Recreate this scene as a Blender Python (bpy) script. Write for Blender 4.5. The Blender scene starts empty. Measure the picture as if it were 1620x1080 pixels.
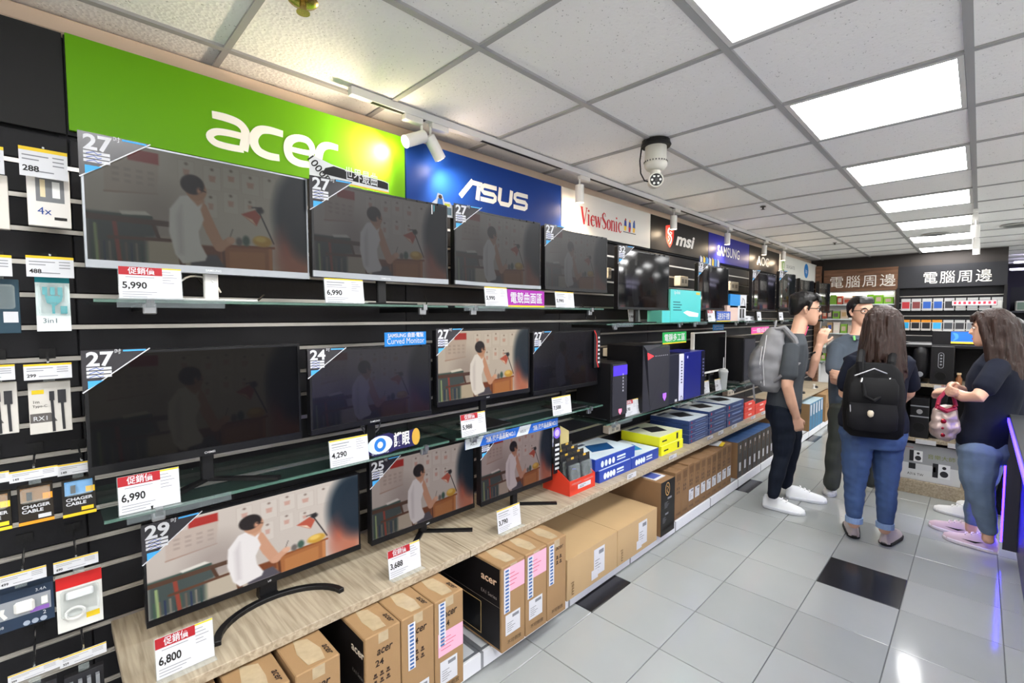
import bpy, bmesh, math, random
import numpy as np
from mathutils import Vector, Matrix
random.seed(7)
sc = bpy.context.scene
COL = sc.collection
PI = math.pi
TMP = bpy.data.scenes.new('bench')      # scratch scene for turning text and body forms into meshes
# ---------------------------------------------------------------- camera
F_PX, YAW, PITCH, ROLL = 738.0376, -.7866, -.0534, -.0011
CAM = Vector((0, 0, 1.517))
FW = Vector((math.sin(YAW)*math.cos(PITCH), math.cos(YAW)*math.cos(PITCH), math.sin(PITCH)))
_r = FW.cross(Vector((0, 0, 1))).normalized(); _u = _r.cross(FW)
RT = _r*math.cos(ROLL)+_u*math.sin(ROLL); UP = -_r*math.sin(ROLL)+_u*math.cos(ROLL)
cd = bpy.data.cameras.new('camera'); cam = bpy.data.objects.new('camera', cd); COL.objects.link(cam)
cd.sensor_width = 36; cd.lens = F_PX*36/1620; cd.clip_start = .05; cd.clip_end = 100
mw = Matrix.Identity(4)
for i in range(3):
    mw[i][0], mw[i][1], mw[i][2], mw[i][3] = RT[i], UP[i], -FW[i], CAM[i]
cam.matrix_world = mw
sc.camera = cam
# ---------------------------------------------------------------- world, exposure
w = bpy.data.worlds.new('world'); sc.world = w; w.use_nodes = True
w.node_tree.nodes['Background'].inputs[0].default_value = (.75, .8, .9, 1)
w.node_tree.nodes['Background'].inputs[1].default_value = .05
sc.view_settings.view_transform = 'Standard'; sc.view_settings.look = 'None'
sc.view_settings.exposure = 0.0; sc.view_settings.gamma = 1; sc.view_settings.use_curve_mapping = False
PANEL_EMIT = 24.5        # ceiling LED panels
SPOT_W = 30.0            # warm track spots, watts
LED_EMIT = 8.0         # violet LED strips on the counter

def ray(px, py): return FW+RT*((px-810)/F_PX)+UP*((540-py)/F_PX)
def bx(px, py, x): d = ray(px, py); return CAM+d*((x-CAM.x)/d.x)
def by(px, py, y): d = ray(px, py); return CAM+d*((y-CAM.y)/d.y)
def bz(px, py, z): d = ray(px, py); return CAM+d*((z-CAM.z)/d.z)
def bd(px, py, depth): return CAM+ray(px, py)*depth

# ---------------------------------------------------------------- materials
def lin(c): return tuple((v/12.92 if v <= .04045 else ((v+.055)/1.055)**2.4) for v in c)
def s8(r, g=None, b=None):
    if g is None: g = b = r
    return lin((r/255, g/255, b/255))
MATS = {}
def mat(name, rgb, rough=.5, metal=0., spec=.5, emit=0., ergb=None, noise=None, bump=None, trans=0., coat=0., sss=0., alpha=1., stretch=(1, 1, 1)):
    """rgb in sRGB 0-255; noise=(scale, amount) varies the colour, bump=(scale, strength) adds relief"""
    if name in MATS: return MATS[name]
    m = bpy.data.materials.new(name); m.use_nodes = True
    nt = m.node_tree; b = nt.nodes['Principled BSDF']
    c = s8(*rgb)
    b.inputs['Base Color'].default_value = (*c, 1); b.inputs['Roughness'].default_value = rough
    b.inputs['Metallic'].default_value = metal; b.inputs['Specular IOR Level'].default_value = spec
    if trans: b.inputs['Transmission Weight'].default_value = trans; b.inputs['IOR'].default_value = 1.45
    if coat: b.inputs['Coat Weight'].default_value = coat; b.inputs['Coat Roughness'].default_value = .08
    if alpha < 1: b.inputs['Alpha'].default_value = alpha
    if emit:
        b.inputs['Emission Color'].default_value = (*(s8(*(ergb or rgb))), 1); b.inputs['Emission Strength'].default_value = emit
    if noise or bump:
        tc = nt.nodes.new('ShaderNodeTexCoord'); mp = nt.nodes.new('ShaderNodeMapping'); mp.inputs['Scale'].default_value = stretch
        nt.links.new(tc.outputs['Object'], mp.inputs[0])
    if noise:
        n = nt.nodes.new('ShaderNodeTexNoise'); n.inputs['Scale'].default_value = noise[0]; n.inputs['Detail'].default_value = 5
        nt.links.new(mp.outputs[0], n.inputs['Vector'])
        mx = nt.nodes.new('ShaderNodeMix'); mx.data_type = 'RGBA'
        a = noise[1]; mx.inputs[6].default_value = (*[v*(1-a) for v in c], 1); mx.inputs[7].default_value = (*[min(1, v*(1+a)) for v in c], 1)
        nt.links.new(n.outputs[0], mx.inputs[0]); nt.links.new(mx.outputs[2], b.inputs['Base Color'])
    if bump:
        n = nt.nodes.new('ShaderNodeTexNoise'); n.inputs['Scale'].default_value = bump[0]; n.inputs['Detail'].default_value = 4
        nt.links.new(mp.outputs[0], n.inputs['Vector'])
        bp = nt.nodes.new('ShaderNodeBump'); bp.inputs['Strength'].default_value = bump[1]; bp.inputs['Distance'].default_value = .01
        nt.links.new(n.outputs[0], bp.inputs['Height']); nt.links.new(bp.outputs[0], b.inputs['Normal'])
    MATS[name] = m; return m
def C(r, g=None, b=None, rough=.55, **k):
    """plain print or plastic of one colour"""
    if g is None: g = b = r
    k.setdefault('spec', .25); return mat('col_%d_%d_%d_%d' % (r, g, b, rough*100), (r, g, b), rough, **k)
def ceiling_mat():
    m = mat('acoustic_tile', (247, 246, 244), .95, spec=.15); nt = m.node_tree; b = nt.nodes['Principled BSDF']
    tc = nt.nodes.new('ShaderNodeTexCoord')
    v = nt.nodes.new('ShaderNodeTexVoronoi'); v.inputs['Scale'].default_value = 75; v.inputs['Randomness'].default_value = 1
    n = nt.nodes.new('ShaderNodeTexNoise'); n.inputs['Scale'].default_value = 22; n.inputs['Detail'].default_value = 3
    nt.links.new(tc.outputs['Object'], v.inputs['Vector']); nt.links.new(tc.outputs['Object'], n.inputs['Vector'])
    ad = nt.nodes.new('ShaderNodeMath'); ad.operation = 'MULTIPLY_ADD'; ad.inputs[1].default_value = .5; nt.links.new(n.outputs[0], ad.inputs[0]); nt.links.new(v.outputs['Distance'], ad.inputs[2])
    r = nt.nodes.new('ShaderNodeValToRGB'); r.color_ramp.elements[0].position = .27; r.color_ramp.elements[1].position = .40
    r.color_ramp.elements[0].color = (*s8(158, 155, 152), 1); r.color_ramp.elements[1].color = (*s8(250, 249, 247), 1)
    nt.links.new(ad.outputs[0], r.inputs[0]); nt.links.new(r.outputs[0], b.inputs['Base Color'])
    bp = nt.nodes.new('ShaderNodeBump'); bp.inputs['Strength'].default_value = .35; bp.inputs['Distance'].default_value = .004
    nt.links.new(ad.outputs[0], bp.inputs['Height']); nt.links.new(bp.outputs[0], b.inputs['Normal'])
    return m
def wood_mat(name, a, bcol, scale=(30, 2.2, 30)):
    m = mat(name, a, .5, spec=.3); nt = m.node_tree; b = nt.nodes['Principled BSDF']
    tc = nt.nodes.new('ShaderNodeTexCoord'); mp = nt.nodes.new('ShaderNodeMapping'); mp.inputs['Scale'].default_value = scale
    nt.links.new(tc.outputs['Object'], mp.inputs[0])
    n = nt.nodes.new('ShaderNodeTexNoise'); n.inputs['Scale'].default_value = 1; n.inputs['Detail'].default_value = 7; n.inputs['Distortion'].default_value = .6
    nt.links.new(mp.outputs[0], n.inputs['Vector'])
    r = nt.nodes.new('ShaderNodeValToRGB'); r.color_ramp.elements[0].position = .32; r.color_ramp.elements[1].position = .62
    r.color_ramp.elements[0].color = (*s8(*bcol), 1); r.color_ramp.elements[1].color = (*s8(*a), 1)
    nt.links.new(n.outputs[0], r.inputs[0]); nt.links.new(r.outputs[0], b.inputs['Base Color'])
    return m
OAK = wood_mat('pale_oak', (176, 163, 142), (140, 127, 107), (70, 4.5, 70))
WALNUT = wood_mat('brown_wood', (122, 88, 66), (88, 60, 44), (3, 30, 30))
ACOUSTIC = ceiling_mat()
BLACK = mat('black_plastic', (17, 17, 19), .42, spec=.3, bump=(180, .05))
DARKGLOSS = mat('black_gloss', (12, 12, 14), .12, coat=.3)
BEZEL = mat('matt_black_bezel', (17, 17, 20), .35, spec=.3)
SILVER = mat('silver_plastic', (150, 154, 160), .35, metal=.35)
CHROME = mat('chrome', (210, 212, 215), .18, metal=1)
ALU = mat('aluminium_channel', (180, 176, 170), .36, metal=.8)
SLAT = mat('charcoal_slat', (25, 25, 29), .7, spec=.3, noise=(6, .18), bump=(60, .06))
WHITE = mat('white_paint', (214, 213, 210), .5)
PAPER = mat('white_paper', (198, 199, 204), .6)
ACRYL = mat('clear_acrylic', (215, 228, 228), .06, alpha=.16, spec=.8)
GLASS = mat('glass_sheet', (60, 84, 78), .04, alpha=.16, spec=.6)
GLASSEDGE = mat('glass_edge', (84, 118, 106), .1, alpha=.7, spec=.7)
KRAFT = mat('kraft_cardboard', (148, 117, 80), .8, noise=(9, .1), bump=(70, .06))
KRAFT2 = mat('brown_cardboard', (126, 95, 63), .8, noise=(9, .12), bump=(70, .06))
TAPE = mat('packing_tape', (172, 154, 124), .22, noise=(40, .25))
INK = C(28, 26, 26); INKBLUE = C(42, 74, 158); INKGREY = C(120, 122, 128); RED = C(158, 32, 40); YEL = C(214, 182, 36)
SHADOWLINE = C(14, 14, 16, rough=.7)

# ---------------------------------------------------------------- mesh helpers
def spline(pts, W, m=5):
    P = []; Q = []; n = len(pts)
    for i in range(n-1):
        a, b, c, d = pts[max(i-1, 0)], pts[i], pts[i+1], pts[min(i+2, n-1)]
        for j in range(m):
            t = j/m; P.append(tuple(.5*(2*b[q]+(c[q]-a[q])*t+(2*a[q]-5*b[q]+4*c[q]-d[q])*t*t+(3*b[q]-a[q]-3*c[q]+d[q])*t**3) for q in (0, 1))); Q.append(W[i]+(W[i+1]-W[i])*t)
    return P+[pts[-1]], Q+[W[-1]]
class MB:
    """collects faces, then becomes one mesh object; coordinates: x right, y away, z up, front faces -y"""
    def __init__(s): s.v = []; s.f = []; s.sk = 0
    def box(s, x0, x1, y0, y1, z0, z1):
        n = len(s.v); s.v += [(x, y, z) for z in (z0, z1) for y in (y0, y1) for x in (x0, x1)]
        s.f += [tuple(n+i for i in q) for q in ((0, 2, 3, 1), (4, 5, 7, 6), (0, 1, 5, 4), (2, 6, 7, 3), (0, 4, 6, 2), (1, 3, 7, 5))]
        return s
    def prism(s, pts, y0, y1):
        """outline in (x, z) extruded along y, front at y0"""
        n = len(s.v); k = len(pts)
        s.v += [(p[0], y0, p[1]) for p in pts]+[(p[0], y1, p[1]) for p in pts]
        ar = sum(pts[i][0]*pts[(i+1) % k][1]-pts[(i+1) % k][0]*pts[i][1] for i in range(k))
        a, b = list(range(n, n+k)), list(range(n+2*k-1, n+k-1, -1))
        if ar < 0: a.reverse(); b.reverse()
        s.f += [tuple(a), tuple(b)]
        for i in range(k):
            j = (i+1) % k; q = (n+i, n+k+i, n+k+j, n+j); s.f.append(q if ar > 0 else q[::-1])
        return s
    def flat(s, pts, y=0.):
        n = len(s.v); k = len(pts); s.v += [(p[0], y, p[1]) for p in pts]
        ar = sum(pts[i][0]*pts[(i+1) % k][1]-pts[(i+1) % k][0]*pts[i][1] for i in range(k))
        q = tuple(range(n, n+k)); s.f.append(q if ar > 0 else q[::-1]); return s
    def rect(s, x0, x1, z0, z1, y=0.): return s.flat([(x0, z0), (x1, z0), (x1, z1), (x0, z1)], y)
    def stroke(s, pts, wd, y=0., smooth=False):
        """flat ribbon of width wd along (x, z) points; wd may be a list"""
        k = len(pts); W = list(wd) if isinstance(wd, (list, tuple)) else [wd]*k
        if smooth and k > 2: pts, W = spline(pts, W); k = len(pts)
        L = []; R_ = []
        for i in range(k):
            a = pts[max(i-1, 0)]; b = pts[min(i+1, k-1)]
            dx, dz = b[0]-a[0], b[1]-a[1]; l = math.hypot(dx, dz) or 1
            nx, nz = -dz/l*W[i]/2, dx/l*W[i]/2
            L.append((pts[i][0]+nx, pts[i][1]+nz)); R_.append((pts[i][0]-nx, pts[i][1]-nz))
        for i in range(k-1): s.sk += 1; s.flat([R_[i], R_[i+1], L[i+1], L[i]], y-1e-5*(s.sk % 90))
        return s
    def tube(s, pts, r, n=8, cap=True):
        pts = [Vector(p) for p in pts]; R_ = r if isinstance(r, (list, tuple)) else [r]*len(pts)
        base = len(s.v); prev = None
        for i, p in enumerate(pts):
            d = (pts[min(i+1, len(pts)-1)]-pts[max(i-1, 0)]).normalized()
            if prev is None: a = d.orthogonal().normalized()
            else: a = (prev-d*prev.dot(d)); a = a.normalized() if a.length > 1e-6 else d.orthogonal().normalized()
            prev = a; b = d.cross(a)
            for j in range(n):
                t = 2*PI*j/n; s.v.append(tuple(p+(a*math.cos(t)+b*math.sin(t))*R_[i]))
        for i in range(len(pts)-1):
            for j in range(n):
                k = (j+1) % n; s.f.append((base+i*n+j, base+i*n+k, base+(i+1)*n+k, base+(i+1)*n+j))
        if cap:
            s.f.append(tuple(base+j for j in range(n-1, -1, -1))); e = base+(len(pts)-1)*n; s.f.append(tuple(e+j for j in range(n)))
        return s
    def lathe(s, prof, n=20, c=(0, 0, 0)):
        """profile (r, z) turned about a vertical axis through c"""
        base = len(s.v)
        for r, z in prof:
            for j in range(n):
                t = 2*PI*j/n; s.v.append((c[0]+r*math.cos(t), c[1]+r*math.sin(t), c[2]+z))
        for i in range(len(prof)-1):
            for j in range(n):
                k = (j+1) % n; s.f.append((base+i*n+j, base+i*n+k, base+(i+1)*n+k, base+(i+1)*n+j))
        s.f.append(tuple(base+j for j in range(n-1, -1, -1))); e = base+(len(prof)-1)*n; s.f.append(tuple(e+j for j in range(n)))
        return s
    def loft(s, rings):
        """closed rings of equal count, capped"""
        n = len(rings[0]); base = len(s.v)
        for r in rings: s.v += [tuple(p) for p in r]
        for i in range(len(rings)-1):
            for j in range(n):
                k = (j+1) % n; s.f.append((base+i*n+j, base+i*n+k, base+(i+1)*n+k, base+(i+1)*n+j))
        s.f.append(tuple(base+j for j in range(n-1, -1, -1))); e = base+(len(rings)-1)*n; s.f.append(tuple(e+j for j in range(n)))
        return s
    def mesh(s, name, m=None, bevel=0., smooth=False, seg=1):
        me = bpy.data.meshes.new(name); me.from_pydata(s.v, [], s.f)
        if bevel or smooth:
            bm = bmesh.new(); bm.from_mesh(me)
            if bevel:
                bmesh.ops.bevel(bm, geom=[e for e in bm.edges if len(e.link_faces) == 2 and e.calc_face_angle(0) > .5], offset=bevel, segments=seg, profile=.5, affect='EDGES', clamp_overlap=True)
            if smooth:
                bmesh.ops.recalc_face_normals(bm, faces=bm.faces)
                for f in bm.faces: f.smooth = True
                for e in bm.edges:
                    if len(e.link_faces) == 2 and e.calc_face_angle(0) > .7: e.smooth = False
            bm.to_mesh(me); bm.free()
        if m: me.materials.append(m)
        return me
    def build(s, name, m, parent=None, loc=(0, 0, 0), rot=(0, 0, 0), bevel=0., smooth=False, seg=1):
        return obj(name, s.mesh(name, m, bevel, smooth, seg), parent, loc, rot)
def obj(name, me, parent=None, loc=(0, 0, 0), rot=(0, 0, 0), scale=(1, 1, 1)):
    o = bpy.data.objects.new(name, me); COL.objects.link(o)
    o.parent = parent; o.location = loc; o.rotation_euler = rot; o.scale = scale
    return o
def box(name, m, x0, x1, y0, y1, z0, z1, parent=None, bevel=0., **k):
    return MB().box(x0, x1, y0, y1, z0, z1).build(name, m, parent, bevel=bevel, **k)
def tag(o, label, cat=None, group=None, kind=None):
    o['label'] = label
    if cat: o['category'] = cat
    if group: o['group'] = group
    if kind: o['kind'] = kind
    return o
def thing(name, label, cat, loc=(0, 0, 0), rz=0., rx=0., group=None):
    o = obj(name, None, None, loc, (rx, 0, rz)); o.empty_display_size = .05
    return tag(o, label, cat, group)
def struct(o): o['kind'] = 'structure'; return o
W90 = PI/2       # things on the long wall face +x: turn the front view by 90 degrees
_TXT = {}
def bake(o):
    with bpy.context.temp_override(scene=TMP, view_layer=TMP.view_layers[0]):
        dg = bpy.context.evaluated_depsgraph_get(); return bpy.data.meshes.new_from_object(o.evaluated_get(dg))
def text(body, h, m, parent, x, z, y=-.0008, name='lettering', align='CENTER', bold=0., shear=0., sx=1., rz=0., font=None, rx=PI/2, ry=0., width=None, space=1.):
    """flat printed lettering, cap height about h, in the front view plane"""
    key = (body, bold, shear, align, m.name, space)
    if key not in _TXT:
        cu = bpy.data.curves.new('txt', 'FONT'); cu.body = body; cu.size = 1; cu.align_x = align; cu.align_y = 'BOTTOM_BASELINE'; cu.resolution_u = 3
        cu.offset = bold; cu.shear = shear; cu.space_character = space
        t = bpy.data.objects.new('txt', cu); TMP.collection.objects.link(t)
        me = bake(t)
        bpy.data.objects.remove(t); me.materials.clear(); me.materials.append(m); _TXT[key] = me
    me = _TXT[key]; k = h/.73
    if width:
        xs = [v.co.x for v in me.vertices]; sx = width/((max(xs)-min(xs))*k) if xs else 1
    return obj(name, me, parent, (x, y, z), (rx, ry, rz), (k*sx, k, k))
ORD = ['first', 'second', 'third', 'fourth', 'fifth', 'sixth', 'seventh', 'eighth', 'ninth', 'tenth', 'eleventh', 'twelfth', 'thirteenth', 'fourteenth']
# ================================================================ structure
CEIL = 2.492; XW = -2.02; XREAL = -2.19; YB = 9.4
XR, YF, YN = 4.6, 13.5, -3.2       # far right wall, far end wall, wall behind the camera
floor = struct(box('floor', mat('grout', (92, 94, 94), .8), XREAL-.1, XR, YN, YF, -.1, -.006))
floor['label'] = 'glossy pale grey square tile floor with thin joints'
# floor tiles
TX, TY = .3716, .3817; FX0, FY0 = -.982, 2.310
TILE_M = [mat('porcelain_tile_%d' % i, c, .11, spec=.5, noise=(3.5, .06)) for i, c in enumerate([(148, 151, 150), (144, 147, 146), (151, 154, 153)])]
TILE_B = mat('black_porcelain_tile', (34, 34, 38), .2, noise=(5, .15))
tile_me = [MB().box(.0018, TX-.0018, .0018, TY-.0018, -.008, 0).mesh('tile', m, bevel=.0012) for m in TILE_M]
tile_bl = MB().box(.0018, TX-.0018, .0018, TY-.0018, -.008, 0).mesh('tile', TILE_B, bevel=.0012)
rest = MB()
for i in range(-2, 15):
    for j in range(-14, 29):
        bl = (i == 1 and j == 2) or (i == -2 and j in (-1, 5, 11)) or (i == 4 and j in (9, 16))
        if -2 <= i <= 9 and -6 <= j <= 18 and not (i > 5 and j < 4): obj('tile', tile_bl if bl else random.choice(tile_me), floor, (FX0+i*TX, FY0+j*TY, 0))
        else: x_, y_ = FX0+i*TX, FY0+j*TY; rest.box(x_+.0018, x_+TX-.0018, y_+.0018, y_+TY-.0018, -.008, 0)
rest.build('tile_field', TILE_M[0], floor)['kind'] = 'stuff'
# ceiling
ceiling = struct(box('ceiling', C(200, 198, 195, rough=.9), XREAL-.1, XR, YN, YF, CEIL+.03, CEIL+.1))
ceiling['label'] = 'suspended ceiling of speckled square tiles on grey metal bars'
CX = [-1.983, -1.3216, -.693, -.0645]+[-.0645+.648*k for k in range(1, 8)]
CY0, CP = .505, .648
rows = list(range(-5, 19))
LIGHTS = [(2, r) for r in (-5, -3, -1, 1, 3, 5, 7, 9, 11, 13)]+[(i_, r) for i_ in (5, 8) for r in (-5, -3, -1, 1, 3, 5, 7, 9, 11, 13)]
edges = [XREAL]+CX
tcache = {}
for i in range(len(edges)-1):
    x0, x1 = edges[i], edges[i+1]
    for r in rows:
        if (i-1, r) in LIGHTS: continue
        k = round(x1-x0, 3)
        if k not in tcache: tcache[k] = MB().box(.004, k-.004, .004, CP-.004, 0, .02).mesh('ceiling_tile', ACOUSTIC, bevel=.003)
        obj('ceiling_tile', tcache[k], ceiling, (x0, CY0+CP*r, CEIL+.004+random.uniform(0, .003)))
TBAR = mat('grey_ceiling_bar', (168, 168, 168), .5, spec=.3)
for x in CX: box('ceiling_bar', TBAR, x-.013, x+.013, CY0+CP*rows[0], CY0+CP*(rows[-1]+1), CEIL-.004, CEIL+.02, ceiling)
for r in rows: box('ceiling_bar', TBAR, XREAL, CX[-1], CY0+CP*r-.011, CY0+CP*r+.011, CEIL-.002, CEIL+.018, ceiling)
# LED panels
PANEL = mat('lit_led_diffuser', (250, 252, 255), .6, emit=PANEL_EMIT, ergb=(252, 252, 251))
order = 0
for (i, r) in LIGHTS:
    x0, x1 = CX[i], CX[i+1]; y0 = CY0+CP*r; y1 = y0+CP
    if i == 2: lab = 'square lit ceiling panel, %s in the row going away above the aisle' % ORD[(r-1)//2] if r > 0 else 'square lit ceiling panel over the aisle, %s behind the viewer' % ORD[(-r-1)//2]
    else: lab = 'square lit ceiling panel in the %s row right of the aisle' % ('next', 'added outer')[i == 8]  # rows to the right are unseen; outer one added to brighten the ceiling
    t = thing('ceiling_light', lab, 'ceiling light', ((x0+x1)/2, (y0+y1)/2, CEIL), group='ceiling light panels')
    a, b = (x1-x0)/2-.014, CP/2-.012
    f = MB().box(-a, a, -b, -b+.02, -.003, .02).box(-a, a, b-.02, b, -.003, .02).box(-a, -a+.02, -b+.02, b-.02, -.003, .02).box(a-.02, a, -b+.02, b-.02, -.003, .02)
    f.build('frame', WHITE, t); box('diffuser', PANEL, -a+.02, a-.02, -b+.02, b-.02, .002, .012, t)
# walls
wl = struct(box('wall_left', mat('warm_white_wall', (214, 200, 184), .8), XREAL-.12, XREAL, YN, YF, 0, CEIL+.03))
wl['label'] = 'long wall clad in black slatwall boards with metal channels'
wr = struct(box('wall_right', mat('pale_wall', (228, 226, 222), .8), XR, XR+.1, YN, YF, 0, CEIL+.03))
wf = struct(box('wall_front', mat('pale_wall', (228, 226, 222)), XREAL, XR, YN-.1, YN, 0, CEIL+.03))
wb = struct(box('wall_back', mat('dim_far_wall', (70, 68, 84), .8), XREAL, XR, YF, YF+.1, 0, CEIL+.03))
tr = struct(box('trim_1', mat('cornice_cream', (232, 208, 186), .6), XREAL, XREAL+.05, YN, YB+.2, CEIL-.055, CEIL-.002, bevel=.004))
tr['label'] = 'cream cornice strip where the wall meets the ceiling'
# slatwall: one board per row per 1.2 m bay, metal channel between boards
SZ0, SP = .501, .0985            # channel heights
YBAY = [-1.13, .07, 1.27, 2.47, 3.67, 4.87, 6.07, 7.27, 8.47, 9.38]
def slat_mesh(wd):
    return MB().box(.0015, wd-.0015, -.018, 0, .008, SP-.008).mesh('slat', SLAT, bevel=.003), MB().box(0, wd, -.016, .002, -.006, .006).box(0, wd, -.02, -.016, -.0075, -.003).mesh('channel', ALU)
sc_ = {}
for b in range(len(YBAY)-1):
    wd = round(YBAY[b+1]-YBAY[b], 3)
    if wd not in sc_: sc_[wd] = slat_mesh(wd)
    for k in range(-4, 16):
        z = SZ0+SP*k
        obj('slat', sc_[wd][0], wl, (XW-.018, YBAY[b], z), (0, 0, W90))
        obj('channel', sc_[wd][1], wl, (XW-.018, YBAY[b], z), (0, 0, W90))
    # plain board that closes the top of the bay
    if b == 0: box('upper_panel', mat('flat_black_panel', (13, 13, 15), .75), XW-.018, XW, YBAY[b]+.002, YBAY[b+1]-.004, 2.082, 2.385, wl)
    else: box('upper_panel', SLAT, XW-.018, XW-.004, YBAY[b], YBAY[b+1], 2.082, 2.385, wl)
    box('upright', SLAT, XW-.12, XW-.02, YBAY[b]-.02, YBAY[b]+.02, 0, 2.38, wl)
box('back_board', C(16, 16, 18, rough=.8), XW-.035, XW-.021, YBAY[0], YBAY[-1], 0, 2.38, wl)
box('shadow_gap', C(60, 56, 52, rough=.8), XREAL+.002, XW-.12, YBAY[0], YBAY[-1], 2.30, 2.36, wl)

# ================================================================ brand signs above the slatwall
def wall_sign(i, rgb, label, y0=None, y1=None, rough=.32, m=None):
    y0 = YBAY[i]+.003 if y0 is None else y0; y1 = YBAY[i+1]-.003 if y1 is None else y1
    t = thing('wall_sign', label, 'sign', (XW, y0, 2.094), W90, group='shop signs above the shelves')
    box('panel', m or mat('sign_%d_%d_%d' % rgb, rgb, .45, spec=.12), 0, y1-y0, -.012, 0, 0, .292, t, bevel=.001)
    return t, y1-y0
LM = C(226, 222, 214, rough=.4)
def arc(cx, cz, rx, rz, a0, a1, n=14): return [(cx+rx*math.cos(math.radians(a0+(a1-a0)*i/n)), cz+rz*math.sin(math.radians(a0+(a1-a0)*i/n))) for i in range(n+1)]
t, wd = wall_sign(1, (92, 150, 14), 'bright green sign panel with rounded white lettering')
# rounded lowercase letters drawn with thick strokes
lt = MB(); y = -.0128; H = .115; X0 = .362; Z0 = .05; q = .029
def at_(pts): return [(X0+p[0]*H+p[1]*H*.12, Z0+p[1]*H) for p in pts]
# a
lt.stroke(at_([(.12, 1.0)]+arc(.55, .62, .62, .38, 90, 0, 8)+[(1.12, .1), (1.08, 0)]), [q]*8+[q, q, q*1.0, q*1.0][:4]) if False else None
lt.stroke(at_([(.08, .96), (.45, .97), (.80, .92), (1.0, .78), (1.08, .55), (1.06, .05)]), [q*.9, q, q, q, q*1.1, q*1.1], y, True)
lt.stroke(at_([(1.06, .50), (.55, .50), (.22, .44), (.08, .27), (.24, .10), (.60, .06), (1.06, .08)]), q*.85, y, True)
# c
lt.stroke(at_([(2.22, .92), (1.75, .93), (1.45, .82), (1.32, .5), (1.47, .18), (1.8, .06), (2.18, .07)]), [q*.9, q, q*1.1, q*1.15, q*1.1, q, q*.9], y, True)
# e
lt.stroke(at_([(2.48, .47), (3.2, .50), (3.24, .72), (3.05, .92), (2.72, .92), (2.47, .75), (2.42, .45), (2.55, .16), (2.85, .05), (3.2, .07)]), [q*.7, q*.8, q*.9, q, q, q*1.1, q*1.1, q*1.1, q, q*.9], y, True)
# r
lt.stroke(at_([(3.52, 0), (3.52, .55), (3.62, .82), (3.85, .94), (4.2, .94)]), [q*1.15, q*1.15, q*1.1, q, q*.85], y, True)
lt.build('lettering', LM, t)
t, wd = wall_sign(2, (18, 54, 128), 'deep blue sign panel with angular white lettering')
lt = MB(); h = .102; q = .025; X0 = .348; Z0 = .072
def as_(pts): return [(X0+p[0]*h+p[1]*h*.14, Z0+p[1]*h) for p in pts]
lt.stroke(as_([(-.12, 0), (.62, .98)]), q*1.1, y); lt.stroke(as_([(.5, .88), (1.32, .88)]), q, y); lt.stroke(as_([(1.08, 0), (1.08, .74)]), q*1.15, y)
def S_(x): 
    lt.stroke(as_([(x+1.12, .89), (x+.2, .89), (x+.04, .8), (x+.04, .62), (x+.2, .5), (x+.95, .5), (x+1.08, .4), (x+1.08, .22), (x+.95, .12), (x, .12)]), q, y)
S_(1.28); lt.stroke(as_([(2.68, 1.0), (2.68, .28), (2.82, .12), (3.45, .12), (3.58, .28), (3.58, 1.0)]), q*1.05, y); S_(3.86)
lt.stroke(as_([(1.2, .72), (4.9, .72)]), .003, y-.0004) if False else None
lt.build('lettering', LM, t)
t, wd = wall_sign(3, (206, 203, 198), 'white sign panel with red serif lettering and three small birds')
RL = C(176, 36, 42); h = .112; X0 = .215; Z0 = .075; lt = MB(); th, tn = .021, .008
def vs(pts): return [(X0+p[0]*h*.68, Z0+p[1]*h) for p in pts]
def serif(x, z, wdt=.3): lt.stroke(vs([(x-wdt/2, z), (x+wdt/2, z)]), .005, y)
lt.stroke(vs([(.1, 1.05), (.5, 0)]), th, y); lt.stroke(vs([(.5, 0), (.88, 1.05)]), tn, y); serif(.1, 1.05, .4); serif(.88, 1.05, .3)
x = 1.2
def stem_(x, z1, z0=0., sf=True):
    lt.stroke(vs([(x, z0), (x, z1)]), th*.85, y)
    if sf: serif(x, z0, .36)
stem_(x, .68); serif(x-.08, .68, .2); lt.stroke(vs([(x, .85), (x, .97)]), th*.9, y)
x = 1.55; lt.stroke(vs([(x+.05, .40), (x+.58, .40), (x+.5, .62), (x+.3, .69), (x+.1, .55), (x+.05, .33), (x+.14, .1), (x+.35, 0), (x+.6, .12)]), [tn, tn, th*.7, tn, th*.8, th, th*.8, tn, tn], y)
x = 2.3; lt.stroke(vs([(x, .68), (x+.24, 0)]), th*.9, y); lt.stroke(vs([(x+.24, 0), (x+.46, .68)]), tn, y); lt.stroke(vs([(x+.44, .68), (x+.68, 0)]), th*.9, y); lt.stroke(vs([(x+.68, 0), (x+.92, .68)]), tn, y); serif(x, .68); serif(x+.45, .68, .25); serif(x+.92, .68, .25)
x = 3.45; lt.stroke(vs([(x+.55, .82), (x+.48, 1.0), (x+.25, 1.04), (x+.05, .88), (x+.08, .68), (x+.35, .5), (x+.58, .34), (x+.58, .14), (x+.34, 0), (x+.1, .04), (x, .22)]), [tn, tn, tn, th*.8, th, th*1.1, th, th*.8, tn, tn, tn], y)
x = 4.3
def o_(x): lt.stroke(vs(arc(x+.28, .34, .26, .33, 0, 360, 16)), [(th*.85 if abs(math.cos(a*2*PI/16)) > .6 else tn) for a in range(17)], y)
o_(x); x = 5.1; stem_(x, .68); serif(x-.06, .68, .2); lt.stroke(vs([(x, .5), (x+.2, .68), (x+.4, .64), (x+.46, .45), (x+.46, 0)]), [tn, tn, th*.7, th*.85, th*.85], y); serif(x+.46, 0, .36)
x = 5.95; stem_(x, .68); serif(x-.08, .68, .2); lt.stroke(vs([(x, .85), (x, .97)]), th*.9, y)
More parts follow.
